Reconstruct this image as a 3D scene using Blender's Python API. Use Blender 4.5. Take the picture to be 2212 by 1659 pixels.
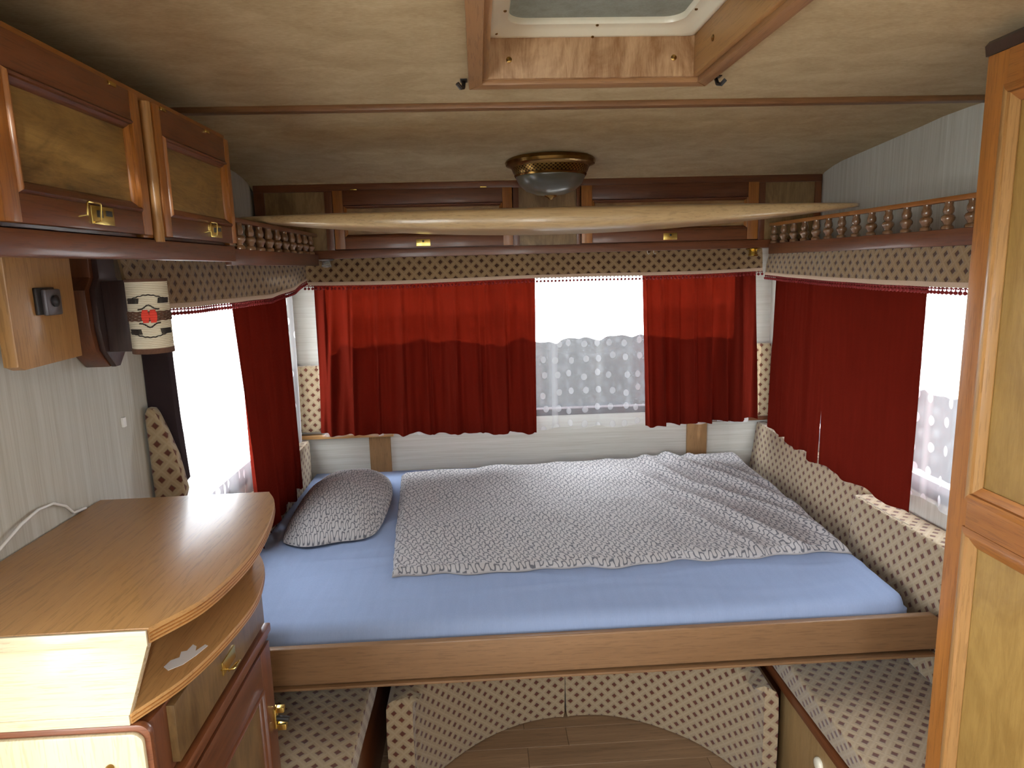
import bpy, bmesh, math, random
from mathutils import Vector, Matrix, noise as mnoise
random.seed(7)
S = bpy.context.scene
for o in list(bpy.data.objects): bpy.data.objects.remove(o)
COL = S.collection

# ------------------------------------------------------------------ camera
F_PX, PITCH, YAW, ROLL = 1453.6, 0.173614, 0.0453865, -0.0266675
EYE = Vector((0, 0, 1.6))
cp, sp, cy, sy, cr, sr = (math.cos(PITCH), math.sin(PITCH), math.cos(YAW), math.sin(YAW), math.cos(ROLL), math.sin(ROLL))
fwd = Vector((sy*cp, cy*cp, -sp)); rgt = Vector((cy, -sy, 0)); upv = rgt.cross(fwd)
r2 = rgt*cr + upv*sr; u2 = -rgt*sr + upv*cr
cam = bpy.data.cameras.new('camera'); cam.sensor_width = 36; cam.lens = 36*F_PX/2212; cam.clip_start = 0.02
camo = bpy.data.objects.new('camera', cam); COL.objects.link(camo)
camo.matrix_world = Matrix(((r2.x, u2.x, -fwd.x, EYE.x), (r2.y, u2.y, -fwd.y, EYE.y), (r2.z, u2.z, -fwd.z, EYE.z), (0, 0, 0, 1)))
S.camera = camo

# ------------------------------------------------------------------ light
W = bpy.data.worlds.new('world'); S.world = W; W.use_nodes = True
bg = W.node_tree.nodes['Background']; bg.inputs[0].default_value = (0.95, 0.975, 1.0, 1); bg.inputs[1].default_value = 14.0
sun = bpy.data.lights.new('sun', 'SUN'); sun.energy = 3.0; sun.angle = math.radians(1.2); sun.color = (1, .95, .86)
suno = bpy.data.objects.new('sun', sun); COL.objects.link(suno)
TO_SUN = Vector((.35, -1, .142)).normalized()
suno.rotation_euler = TO_SUN.to_track_quat('Z', 'Y').to_euler(); suno.location = TO_SUN*20
def portal(name, loc, rot, sx, sz):
    l = bpy.data.lights.new(name, 'AREA'); l.shape = 'RECTANGLE'; l.size = sx; l.size_y = sz; l.cycles.is_portal = True
    o = bpy.data.objects.new(name, l); o.location = loc; o.rotation_euler = rot; COL.objects.link(o)
S.view_settings.view_transform = 'Standard'; S.view_settings.look = 'None'; S.view_settings.gamma = 1
S.view_settings.use_curve_mapping = False; S.view_settings.exposure = 0.33
try:
    S.cycles.use_denoising = True; S.cycles.max_bounces = 14; S.cycles.diffuse_bounces = 7; S.cycles.transparent_max_bounces = 24
    S.cycles.transmission_bounces = 8; S.cycles.sample_clamp_indirect = 8; S.cycles.caustics_reflective = False; S.cycles.caustics_refractive = False
except Exception: pass

# ------------------------------------------------------------------ node helpers
class NT:
    def __init__(s, name):
        m = bpy.data.materials.new(name); m.use_nodes = True; s.m = m; s.t = m.node_tree; s.t.nodes.clear()
        s.out = s.t.nodes.new('ShaderNodeOutputMaterial')
    def n(s, typ, **kw):
        nd = s.t.nodes.new('ShaderNode'+typ)
        for k, v in kw.items(): setattr(nd, k, v)
        return nd
    def L(s, a, b): s.t.links.new(a, b)
    def put(s, sock, v):
        if hasattr(v, 'links'): s.L(v, sock)
        else: sock.default_value = v
    def math(s, op, a, b=0.0, clamp=False):
        nd = s.n('Math', operation=op, use_clamp=clamp); s.put(nd.inputs[0], a); s.put(nd.inputs[1], b); return nd.outputs[0]
    def mix(s, f, a, b):
        nd = s.n('Mix', data_type='RGBA'); s.put(nd.inputs[0], f)
        s.put(nd.inputs[6], a if hasattr(a, 'links') else (*a, 1)); s.put(nd.inputs[7], b if hasattr(b, 'links') else (*b, 1)); return nd.outputs[2]
    def mapping(s, vec, scale=(1, 1, 1), loc=(0, 0, 0)):
        nd = s.n('Mapping'); s.L(vec, nd.inputs[0]); s.put(nd.inputs['Scale'], scale); s.put(nd.inputs['Location'], loc); return nd.outputs[0]
    def noise(s, vec, scale, detail=4, rough=.55, dist=0.0):
        nd = s.n('TexNoise'); s.L(vec, nd.inputs['Vector']); nd.inputs['Scale'].default_value = scale
        nd.inputs['Detail'].default_value = detail; nd.inputs['Roughness'].default_value = rough; nd.inputs['Distortion'].default_value = dist
        return nd.outputs['Fac']
    def ramp(s, f, stops):
        nd = s.n('ValToRGB'); s.L(f, nd.inputs[0]); e = nd.color_ramp.elements
        while len(e) < len(stops): e.new(.5)
        for i, (p, c) in enumerate(stops): e[i].position = p; e[i].color = (*c, 1)
        return nd.outputs[0]
    def bump(s, h, strength=.3, dist=.002):
        nd = s.n('Bump'); nd.inputs['Strength'].default_value = strength; nd.inputs['Distance'].default_value = dist; s.L(h, nd.inputs['Height']); return nd.outputs[0]
    def pbr(s, col, rough=.5, bump=None, metal=0, coat=0, spec=.5):
        nd = s.n('BsdfPrincipled'); s.put(nd.inputs['Base Color'], col if hasattr(col, 'links') else (*col, 1))
        s.put(nd.inputs['Roughness'], rough); nd.inputs['Metallic'].default_value = metal
        nd.inputs['Coat Weight'].default_value = coat; nd.inputs['Coat Roughness'].default_value = .12
        nd.inputs['Specular IOR Level'].default_value = spec
        if bump is not None: s.L(bump, nd.inputs['Normal'])
        s.L(nd.outputs[0], s.out.inputs[0]); return nd
    def obj(s):
        tc = s.n('TexCoord').outputs['Object']; oi = s.n('ObjectInfo').outputs['Random']
        c = s.n('CombineXYZ'); v = s.math('MULTIPLY', oi, 7.3); s.L(v, c.inputs[0]); s.L(v, c.inputs[1]); s.L(v, c.inputs[2])
        a = s.n('VectorMath', operation='ADD'); s.L(tc, a.inputs[0]); s.L(c.outputs[0], a.inputs[1]); return a.outputs[0]
    def uv(s): return s.n('TexCoord').outputs['UV']

def wood(name, dark, light, axis='x', rough=.35, coat=.25, grain=34, figure=3.0):
    t = NT(name); v = t.obj(); st = {'x': (.05, 1, 1), 'y': (1, .05, 1), 'z': (1, 1, .05)}[axis]
    a = t.noise(t.mapping(v, tuple(k*figure for k in st)), 1.6, 3, .5, 1.2)
    b = t.noise(t.mapping(v, tuple(k*grain for k in st)), 2.2, 5, .65)
    fine = t.noise(t.mapping(v, tuple(k*150 for k in st)), 2, 2, .6)
    f = t.math('ADD', t.math('MULTIPLY', a, .55), t.math('MULTIPLY', b, .45))
    c = t.ramp(f, [(.3, dark), (.68, light)])
    c = t.mix(t.math('MULTIPLY', t.math('LESS_THAN', fine, .42), .28), c, tuple(k*.45 for k in dark))
    r = t.math('ADD', rough, t.math('MULTIPLY', b, .12))
    t.pbr(c, r, t.bump(t.math('ADD', b, fine), .12, .001), coat=coat); return t.m

def burl(name, dark, light, axis='z', rough=.38, coat=.25):
    t = NT(name); v = t.obj(); st = {'x': (.35, 1, 1), 'y': (1, .35, 1), 'z': (1, 1, .35)}[axis]
    big = t.noise(t.mapping(v, st), 9, 4, .62, 2.6)
    st2 = {'x': (.12, 1, 1), 'y': (1, .12, 1), 'z': (1, 1, .12)}[axis]
    fine = t.noise(t.mapping(v, st2), 85, 5, .75, 1.4)
    f = t.math('ADD', t.math('MULTIPLY', big, .6), t.math('MULTIPLY', fine, .4))
    c = t.ramp(f, [(.38, dark), (.60, light)])
    t.pbr(c, rough, t.bump(fine, .15, .001), coat=coat); return t.m

def plain(name, col, rough=.5, metal=0, coat=0, nscale=None, amt=.15, spec=.5):
    t = NT(name)
    if nscale:
        f = t.noise(t.obj(), nscale, 4, .6); c = t.mix(t.math('MULTIPLY', f, 1), tuple(k*(1-amt) for k in col), tuple(min(1, k*(1+amt)) for k in col))
        t.pbr(c, rough, t.bump(f, .1, .001), metal=metal, coat=coat, spec=spec)
    else: t.pbr(col, rough, metal=metal, coat=coat)
    return t.m

def upholstery(name, base, line, dot, cell=.0315, puff=.5):
    t = NT(name); uv = t.uv(); sep = t.n('SeparateXYZ'); t.L(uv, sep.inputs[0])
    wob = t.noise(uv, 38, 2); wob = t.math('MULTIPLY', t.math('SUBTRACT', wob, .5), .16)
    a = t.math('DIVIDE', t.math('ADD', sep.outputs[0], sep.outputs[1]), cell*1.41421)
    b = t.math('DIVIDE', t.math('SUBTRACT', sep.outputs[0], sep.outputs[1]), cell*1.41421)
    fa = t.math('ABSOLUTE', t.math('SUBTRACT', t.math('FRACT', t.math('ADD', a, wob)), .5))
    fb = t.math('ABSOLUTE', t.math('SUBTRACT', t.math('FRACT', t.math('ADD', b, wob)), .5))
    mx = t.math('MAXIMUM', fa, fb)
    d = t.math('SUBTRACT', 1, t.math('MULTIPLY', t.math('SUBTRACT', mx, .165), 12), True)
    ln = t.math('MULTIPLY', t.math('SUBTRACT', mx, .36), 8, True)
    n2 = t.noise(uv, 420, 3, .7)
    c = t.mix(t.math('MULTIPLY', ln, .45), base, line)
    c = t.mix(d, c, dot)
    c = t.mix(t.math('MULTIPLY', n2, .35), c, tuple(k*.55 for k in base))
    h = t.math('ADD', t.math('MULTIPLY', t.math('SUBTRACT', 1, t.math('MULTIPLY', d, .9)), 1), t.math('MULTIPLY', n2, .25))
    h = t.math('ADD', h, t.math('MULTIPLY', ln, .3))
    nd = t.pbr(c, .95, t.bump(h, puff, .004), spec=.1); nd.inputs['Sheen Weight'].default_value = .3; return t.m

def cloth(name, col, trans, tr=.4, weave=700, dark=.6, open_=0.0, tint=(.6, .03, .012)):
    t = NT(name); uv = t.uv()
    n1 = t.noise(t.mapping(uv, (weave, weave*.25, 1)), 1, 3, .7); n2 = t.noise(t.mapping(uv, (45, 6, 1)), 1, 3, .6)
    f = t.math('ADD', t.math('MULTIPLY', n1, .6), t.math('MULTIPLY', n2, .4))
    c = t.mix(f, tuple(k*dark for k in col), tuple(min(1, k*1.25) for k in col)); ct = t.mix(f, tuple(k*dark for k in trans), tuple(min(1, k*1.3) for k in trans))
    bp = t.bump(f, .25, .001)
    d = t.n('BsdfDiffuse'); t.L(c, d.inputs[0]); t.L(bp, d.inputs['Normal']); r = t.n('BsdfTranslucent'); t.L(ct, r.inputs[0])
    m = t.n('MixShader'); m.inputs[0].default_value = tr; t.L(d.outputs[0], m.inputs[1]); t.L(r.outputs[0], m.inputs[2])
    if open_ > 0:      # light that comes straight through the open weave
        tp = t.n('BsdfTransparent'); tp.inputs[0].default_value = (*tint, 1); m2 = t.n('MixShader'); t.L(t.math('MULTIPLY', t.math('ADD', f, .5), open_), m2.inputs[0])
        t.L(m.outputs[0], m2.inputs[1]); t.L(tp.outputs[0], m2.inputs[2]); t.L(m2.outputs[0], t.out.inputs[0])
    else: t.L(m.outputs[0], t.out.inputs[0])
    return t.m

def sheer(name, opac=.20, dot_op=.46, tr=.07):
    t = NT(name); uv = t.uv()
    v = t.n('TexVoronoi', voronoi_dimensions='2D'); t.L(t.mapping(uv, (13.5, 13.5, 1)), v.inputs['Vector']); v.inputs['Scale'].default_value = 1; v.inputs['Randomness'].default_value = .38
    dot = t.math('SUBTRACT', 1, t.math('MULTIPLY', t.math('SUBTRACT', v.outputs['Distance'], .19), 40), True)
    n1 = t.noise(t.mapping(uv, (900, 900, 1)), 1, 2, .6)
    pl = t.noise(t.mapping(uv, (9, .25, 1)), 1, 1, .4); pleat = t.math('MULTIPLY', t.math('SUBTRACT', pl, .585), 14, True)
    op = t.math('ADD', t.math('ADD', opac-.06, t.math('MULTIPLY', n1, .12)), t.math('MULTIPLY', pleat, .22)); mixo = t.n('Mix'); t.L(dot, mixo.inputs[0]); t.L(op, mixo.inputs[2]); mixo.inputs[3].default_value = dot_op
    d = t.n('BsdfDiffuse'); d.inputs[0].default_value = (.82, .82, .84, 1); r = t.n('BsdfTranslucent'); r.inputs[0].default_value = (.8, .8, .83, 1)
    m = t.n('MixShader'); m.inputs[0].default_value = tr; t.L(d.outputs[0], m.inputs[1]); t.L(r.outputs[0], m.inputs[2])
    tp = t.n('BsdfTransparent'); m2 = t.n('MixShader'); t.L(mixo.outputs[0], m2.inputs[0]); t.L(tp.outputs[0], m2.inputs[1]); t.L(m.outputs[0], m2.inputs[2])
    t.L(m2.outputs[0], t.out.inputs[0]); return t.m

def wallpaper(name, axis):
    t = NT(name); v = t.n('TexCoord').outputs['Object']
    s1, s2 = {'z': ((70, 70, 1.6), (260, 260, 5)), 'x': ((1.2, 1, 60), (4, 1, 230))}[axis]
    a = t.noise(t.mapping(v, s1), 1, 4, .6); b = t.noise(t.mapping(v, s2), 1, 3, .7)
    f = t.math('ADD', t.math('MULTIPLY', a, .5), t.math('MULTIPLY', b, .5))
    c = t.ramp(f, [(.36, (.42, .395, .335)), (.5, (.49, .475, .42)), (.66, (.56, .55, .50))])
    t.pbr(c, .62, t.bump(b, .12, .001), spec=.3); return t.m

def squiggle(name):
    t = NT(name); uv = t.uv(); sep = t.n('SeparateXYZ'); t.L(uv, sep.inputs[0]); u, v = sep.outputs[0], sep.outputs[1]
    w1 = t.math('MULTIPLY', t.math('SUBTRACT', t.noise(uv, 20, 2, .5), .5), .034)
    w2 = t.math('MULTIPLY', t.math('SUBTRACT', t.noise(t.mapping(uv, (1, 1, 1), (5, 3, 0)), 24, 2, .5), .5), .034)
    s, lam, amp = .0250, .0260, .38
    vv = t.math('ADD', v, w2); row = t.math('DIVIDE', vv, s); fr = t.math('SUBTRACT', t.math('FRACT', row), .5)
    ph0 = t.math('ADD', t.math('MULTIPLY', t.math('ADD', u, w1), 2*math.pi/lam), t.math('MULTIPLY', t.math('FLOOR', row), 2.1))
    ph = t.math('ADD', ph0, t.math('MULTIPLY', t.math('SINE', t.math('MULTIPLY', fr, 5.4)), .35))
    th = t.math('TANH', t.math('MULTIPLY', t.math('SINE', ph), 2.0)); mea = t.math('MULTIPLY', th, amp/.964)
    sl = t.math('MULTIPLY', t.math('MULTIPLY', t.math('COSINE', ph), t.math('SUBTRACT', 1, t.math('MULTIPLY', th, th))), 2.0*amp/.964*s*2*math.pi/lam)
    e = t.math('DIVIDE', t.math('ABSOLUTE', t.math('SUBTRACT', fr, mea)), t.math('SQRT', t.math('ADD', 1, t.math('MULTIPLY', sl, sl))))
    line = t.math('SUBTRACT', 1, t.math('MULTIPLY', t.math('SUBTRACT', e, .055), 22), True)
    n1 = t.noise(uv, 700, 2, .6)
    base = t.mix(n1, (.315, .293, .29), (.45, .425, .412))
    c = t.mix(t.math('MULTIPLY', line, .9), base, (.085, .09, .105))
    t.pbr(c, .85, t.bump(n1, .1, .0005), spec=.15); return t.m

def glass_pane(name, tint=(.96, .98, 1), f=.06):
    t = NT(name); a = t.n('BsdfTransparent'); a.inputs[0].default_value = (*tint, 1); g = t.n('BsdfGlossy'); g.inputs['Roughness'].default_value = .03
    m = t.n('MixShader'); m.inputs[0].default_value = f; t.L(a.outputs[0], m.inputs[1]); t.L(g.outputs[0], m.inputs[2]); t.L(m.outputs[0], t.out.inputs[0]); return t.m

RB_D, RB_L = (.070, .018, .006), (.19, .060, .019)          # red brown mahogany
OR_D, OR_L = (.19, .062, .011), (.42, .160, .030)           # orange brown stain
M = {}
for ax in 'xyz':
    M['mahogany_'+ax] = wood('mahogany_'+ax, RB_D, RB_L, ax)
    M['amber_'+ax] = wood('amber_'+ax, OR_D, OR_L, ax)
    M['honey_'+ax] = wood('honey_'+ax, (.28, .135, .042), (.47, .255, .090), ax, rough=.34, coat=.15)
M['counter'] = wood('counter', (.38, .195, .070), (.53, .295, .110), 'y', rough=.30, coat=.12, grain=60, figure=1.2)
M['tan_x'] = wood('tan_x', (.165, .085, .036), (.24, .130, .058), 'x', rough=.45, coat=.1)
M['pale_x'] = wood('pale_x', (.40, .27, .13), (.58, .42, .22), 'x', rough=.25, coat=.6, figure=2)
M['pale_z'] = wood('pale_z', (.30, .18, .07), (.46, .31, .14), 'z', rough=.4, coat=.2)
M['ply_front'] = wood('ply_front', (.52, .40, .24), (.64, .53, .35), 'x', rough=.22, coat=.5)
M['drawer_pale'] = wood('drawer_pale', (.42, .34, .20), (.55, .46, .29), 'z', rough=.4, coat=.2)
M['liner_x'] = burl('liner_x', (.27, .130, .050), (.52, .33, .18), 'z', rough=.5, coat=.05)
M['burl_dark'] = burl('burl_dark', (.085, .045, .016), (.18, .105, .040), 'z')
M['liner_y'] = M['liner_x']
M['laminate'] = wood('laminate', (.19, .11, .058), (.34, .21, .115), 'x', rough=.4, coat=.15, figure=6)
M['burl_y'] = burl('burl_y', (.11, .056, .013), (.29, .170, .048), 'y')
M['burl_z'] = burl('burl_z', (.26, .145, .036), (.365, .218, .060), 'z')
M['burl_x'] = burl('burl_x', (.15, .080, .028), (.32, .19, .075), 'x')
M['burl_small'] = burl('burl_small', (.14, .078, .027), (.27, .17, .070), 'z')
M['fabric'] = upholstery('fabric', (.34, .255, .155), (.46, .37, .25), (.090, .014, .009))
M['valance_fabric'] = upholstery('valance_fabric', (.25, .160, .080), (.36, .25, .135), (.040, .009, .005), cell=.0275)
M['red'] = cloth('red', (.092, .009, .005), (.20, .010, .004), .04, open_=.020, tint=(.6, .035, .012))
M['red_lined'] = cloth('red_lined', (.100, .009, .005), (.16, .010, .004), .03)
M['sheer'] = sheer('sheer'); M['sheer_side'] = sheer('sheer_side', .36, .92, .10)
M['blue'] = cloth('blue', (.225, .28, .41), (.3, .4, .7), .01, weave=500, dark=.9)
M['squiggle'] = squiggle('squiggle')
M['wallpaper'] = wallpaper('wallpaper', 'z'); M['wallpaper_rear'] = wallpaper('wallpaper_rear', 'x')
t = NT('ceiling_board'); v = t.n('TexCoord').outputs['Object']; n1 = t.noise(t.mapping(v, (1, 1.6, 1)), 9, 6, .65, .6); n2 = t.noise(t.mapping(v, (1, 3, 1)), 90, 3, .6)
t.pbr(t.ramp(t.math('ADD', t.math('MULTIPLY', n1, .6), t.math('MULTIPLY', n2, .4)), [(.34, (.37, .270, .145)), (.66, (.53, .415, .250))]), .8, t.bump(n2, .06, .001), spec=.15); M['ceiling'] = t.m
M['brass'] = plain('brass', (.75, .55, .16), .25, 1, nscale=60)
M['dark_brass'] = plain('dark_brass', (.30, .17, .05), .26, 1, nscale=40, amt=.35)
M['black_metal'] = plain('black_metal', (.015, .013, .012), .4)
M['latch_grey'] = plain('latch_grey', (.11, .10, .11), .35, .3)
M['steel'] = plain('steel', (.6, .6, .6), .3, 1)
M['ivory'] = plain('ivory', (.74, .70, .56), .3, 0, .3, nscale=20, amt=.06)
M['white'] = plain('white', (.8, .8, .78), .4)
M['cream_ribbon'] = plain('cream_ribbon', (.50, .36, .26), .9, nscale=300)
M['pompom'] = plain('pompom', (.20, .012, .012), .95, nscale=400, amt=.4)
M['thread'] = plain('thread', (.025, .018, .015), .9)
M['thread_brown'] = plain('thread_brown', (.10, .045, .025), .9, nscale=200, amt=.4)
M['thread_red'] = plain('thread_red', (.62, .05, .03), .9, nscale=300)
M['dull_z'] = wood('dull_z', (.20, .105, .038), (.30, .165, .065), 'z', rough=.7, coat=0)
M['hatch_x'] = wood('hatch_x', (.20, .085, .028), (.38, .20, .080), 'x', rough=.45, coat=.1, grain=24)
M['hatch_y'] = wood('hatch_y', (.20, .085, .028), (.38, .20, .080), 'y', rough=.45, coat=.1, grain=24)
M['trim_wood'] = wood('trim_wood', (.12, .050, .018), (.26, .125, .05), 'x', rough=.4, coat=.15)
M['baluster_wood'] = wood('baluster_wood', (.10, .045, .018), (.24, .125, .06), 'z', rough=.22, coat=.6)
M['dark_brown'] = wood('dark_brown', (.022, .010, .009), (.055, .026, .022), 'z', rough=.35, coat=.3)
M['jamb'] = plain('jamb', (.030, .020, .022), .9, nscale=30, spec=.1)
M['rubber'] = plain('rubber', (.01, .01, .012), .5)
M['hedge'] = plain('hedge', (.009, .009, .009), .95, nscale=12, amt=.5, spec=0)
M['gravel'] = plain('gravel', (.60, .58, .53), .95, nscale=4, amt=.25)
M['outer'] = plain('outer', (.6, .6, .58), .5)
M['glass'] = glass_pane('glass')
M['edge_ply'] = wood('edge_ply', (.20, .10, .035), (.46, .29, .12), 'y', rough=.45, coat=.1, grain=20)
t = NT('yarn'); v = t.obj(); w = t.n('TexWave', wave_type='BANDS', bands_direction='Z'); t.L(v, w.inputs['Vector']); w.inputs['Scale'].default_value = 95; w.inputs['Distortion'].default_value = 1.2
t.pbr(t.mix(w.outputs['Fac'], (.48, .42, .30), (.74, .69, .55)), .9, t.bump(w.outputs['Fac'], .5, .002), spec=.1); M['yarn'] = t.m
t = NT('frosted'); nd = t.pbr((.11, .10, .070), .30, coat=.4); M['frosted'] = t.m
t = NT('mesh_screen'); v = t.obj(); n1 = t.noise(v, 26, 5, .7); n2 = t.noise(v, 220, 2, .6)
cc = t.mix(t.math('ADD', t.math('MULTIPLY', n1, .7), t.math('MULTIPLY', n2, .3)), (.16, .155, .13), (.42, .42, .38))
d = t.n('BsdfDiffuse'); t.L(cc, d.inputs[0]); r = t.n('BsdfTranslucent'); t.L(cc, r.inputs[0]); m = t.n('MixShader'); m.inputs[0].default_value = .34
t.L(d.outputs[0], m.inputs[1]); t.L(r.outputs[0], m.inputs[2]); t.L(m.outputs[0], t.out.inputs[0]); M['screen'] = t.m
t = NT('clear_dome'); t.pbr((.9, .9, .85), .05).inputs['Transmission Weight'].default_value = .8; M['clear'] = t.m

# ------------------------------------------------------------------ geometry helpers
def wloc(o):
    v = Vector((0, 0, 0))
    while o: v += Vector(o.location); o = o.parent
    return v
def tag(o, label=None, cat=None, group=None, kind=None):
    if label: o['label'] = label
    if cat: o['category'] = cat
    if group: o['group'] = group
    if kind: o['kind'] = kind
    return o
def thing(name, label, cat, loc, group=None):
    o = bpy.data.objects.new(name, None); o.location = loc; o.empty_display_size = .05; COL.objects.link(o)
    return tag(o, label, cat, group)

class MB:
    def __init__(s): s.bm = bmesh.new(); s.uvl = None; s.custom = {}
    def box(s, a, b, bev=0.0, seg=2):
        x0, x1 = sorted((a[0], b[0])); y0, y1 = sorted((a[1], b[1])); z0, z1 = sorted((a[2], b[2]))
        vs = [s.bm.verts.new(p) for p in ((x0,y0,z0),(x1,y0,z0),(x1,y1,z0),(x0,y1,z0),(x0,y0,z1),(x1,y0,z1),(x1,y1,z1),(x0,y1,z1))]
        fs = [s.bm.faces.new([vs[i] for i in f]) for f in ((0,3,2,1),(4,5,6,7),(0,1,5,4),(1,2,6,5),(2,3,7,6),(3,0,4,7))]
        if bev > 0:
            es = list({e for f in fs for e in f.edges}); bmesh.ops.bevel(s.bm, geom=es, offset=bev, segments=seg, affect='EDGES', profile=.6)
        return s
    def hexa(s, pts, bev=0.0, seg=2):            # 8 points: bottom 4 (ccw from above), top 4
        vs = [s.bm.verts.new(p) for p in pts]
        fs = [s.bm.faces.new([vs[i] for i in f]) for f in ((0,3,2,1),(4,5,6,7),(0,1,5,4),(1,2,6,5),(2,3,7,6),(3,0,4,7))]
        if bev > 0:
            es = list({e for f in fs for e in f.edges}); bmesh.ops.bevel(s.bm, geom=es, offset=bev, segments=seg, affect='EDGES', profile=.6)
        return s
    def prism(s, poly, vec, bev=0.0, seg=2):     # planar polygon of 3D points extruded by vec
        vec = Vector(vec); a = [s.bm.verts.new(p) for p in poly]; b = [s.bm.verts.new(Vector(p)+vec) for p in poly]; n = len(poly)
        fs = [s.bm.faces.new(list(reversed(a))), s.bm.faces.new(b)] + [s.bm.faces.new((a[i], a[(i+1) % n], b[(i+1) % n], b[i])) for i in range(n)]
        bmesh.ops.recalc_face_normals(s.bm, faces=fs)
        if bev > 0:
            es = list({e for f in fs[:2] for e in f.edges}); bmesh.ops.bevel(s.bm, geom=es, offset=bev, segments=seg, affect='EDGES', profile=.6)
        return s
    def lathe(s, prof, center=(0, 0, 0), axis='z', n=20):
        c = Vector(center); rings = []
        for r, h in prof:
            ring = []
            for i in range(n):
                a = 2*math.pi*i/n; p = (r*math.cos(a), r*math.sin(a), h)
                p = {'z': p, 'x': (p[2], p[0], p[1]), 'y': (p[0], p[2], p[1])}[axis]
                ring.append(s.bm.verts.new(c+Vector(p)))
            rings.append(ring)
        fs = []
        for k in range(len(rings)-1):
            for i in range(n): fs.append(s.bm.faces.new((rings[k][i], rings[k][(i+1) % n], rings[k+1][(i+1) % n], rings[k+1][i])))
        if prof[0][0] > 1e-6: fs.append(s.bm.faces.new(rings[0]))
        if prof[-1][0] > 1e-6: fs.append(s.bm.faces.new(rings[-1]))
        bmesh.ops.remove_doubles(s.bm, verts=[v for r in rings for v in r if v.is_valid], dist=1e-6)
        return s
    def tube(s, pts, r, n=8):
        pts = [Vector(p) for p in pts]; rings = []
        for k, p in enumerate(pts):
            d = (pts[min(k+1, len(pts)-1)]-pts[max(k-1, 0)]).normalized()
            u = d.orthogonal().normalized() if k == 0 else (rings_u - d*rings_u.dot(d)).normalized()
            rings_u = u; w = d.cross(u)
            rings.append([s.bm.verts.new(p+(u*math.cos(2*math.pi*i/n)+w*math.sin(2*math.pi*i/n))*r) for i in range(n)])
        for k in range(len(rings)-1):
            for i in range(n): s.bm.faces.new((rings[k][i], rings[k][(i+1) % n], rings[k+1][(i+1) % n], rings[k+1][i]))
        s.bm.faces.new(rings[0]); s.bm.faces.new(rings[-1]); return s
    def grid(s, fn, nu, nv, uvfn=None, close=False):
        g = [[s.bm.verts.new(fn(i/nu, j/nv)) for j in range(nv+1)] for i in range(nu+1)]
        if uvfn and s.uvl is None: s.uvl = s.bm.loops.layers.uv.new('UVMap')
        for i in range(nu):
            for j in range(nv):
                f = s.bm.faces.new((g[i][j], g[i+1][j], g[i+1][j+1], g[i][j+1]))
                if uvfn:
                    for l, (a, b) in zip(f.loops, ((i, j), (i+1, j), (i+1, j+1), (i, j+1))): l[s.uvl].uv = uvfn(a/nu, b/nv)
        return g
    def build(s, name, mat, parent=None, smooth=None, uvbox=True, recalc=True):
        bm = s.bm
        if recalc: bmesh.ops.recalc_face_normals(bm, faces=bm.faces[:])
        if s.uvl is None and uvbox:
            ul = bm.loops.layers.uv.new('UVMap')
            for f in bm.faces:
                n = f.normal; k = max(range(3), key=lambda i: abs(n[i]))
                for l in f.loops:
                    c = l.vert.co; l[ul].uv = ((c.y, c.z), (c.x, c.z), (c.x, c.y))[k]
        off = wloc(parent) if parent else Vector((0, 0, 0))
        base = off
        if parent is None:
            co = [v.co for v in bm.verts]; mn = Vector([min(c[i] for c in co) for i in range(3)]); mx = Vector([max(c[i] for c in co) for i in range(3)])
            base = Vector(((mn.x+mx.x)/2, (mn.y+mx.y)/2, mn.z))
        for v in bm.verts: v.co -= base
        me = bpy.data.meshes.new(name); bm.to_mesh(me); bm.free(); me.materials.append(M[mat] if isinstance(mat, str) else mat)
        if smooth is not None:
            me.shade_smooth()
            if smooth < 180: me.set_sharp_from_angle(angle=math.radians(smooth))
        o = bpy.data.objects.new(name, me); COL.objects.link(o)
        if parent: o.parent = parent
        else: o.location = base
        return o
def box(name, a, b, mat, parent=None, bev=.002, seg=2): return MB().box(a, b, bev, seg).build(name, mat, parent, 40 if bev else None)
def struct(o): o['kind'] = 'structure'; return o
def copy_tree(o, parent=None, dloc=None):
    c = o.copy(); COL.objects.link(c); c.parent = parent
    for ch in list(o.children): copy_tree(ch, c)
    if dloc: c.location = Vector(c.location)+Vector(dloc)
    return c

XL, XR, YR, YF, ZC = -.81, 1.30, 2.96, -1.80, 1.979
TH = .035
def wall_panels(mb, plane, c0, c1, u0, u1, v0, v1, holes):
    """wall slab between c0 and c1 on axis plane, with rectangular holes (u0,u1,v0,v1)"""
    us = sorted({u0, u1, *[h[0] for h in holes], *[h[1] for h in holes]}); vs = sorted({v0, v1, *[h[2] for h in holes], *[h[3] for h in holes]})
    for i in range(len(us)-1):
        j = 0
        while j < len(vs)-1:
            inh = lambda jj: any(h[0] <= (us[i]+us[i+1])/2 <= h[1] and h[2] <= (vs[jj]+vs[jj+1])/2 <= h[3] for h in holes)
            if inh(j): j += 1; continue
            k = j
            while k+1 < len(vs)-1 and not inh(k+1): k += 1
            a = {'x': (c0, us[i], vs[j]), 'y': (us[i], c0, vs[j])}[plane]; b = {'x': (c1, us[i+1], vs[k+1]), 'y': (us[i+1], c1, vs[k+1])}[plane]
            mb.box(a, b); j = k+1
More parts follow.
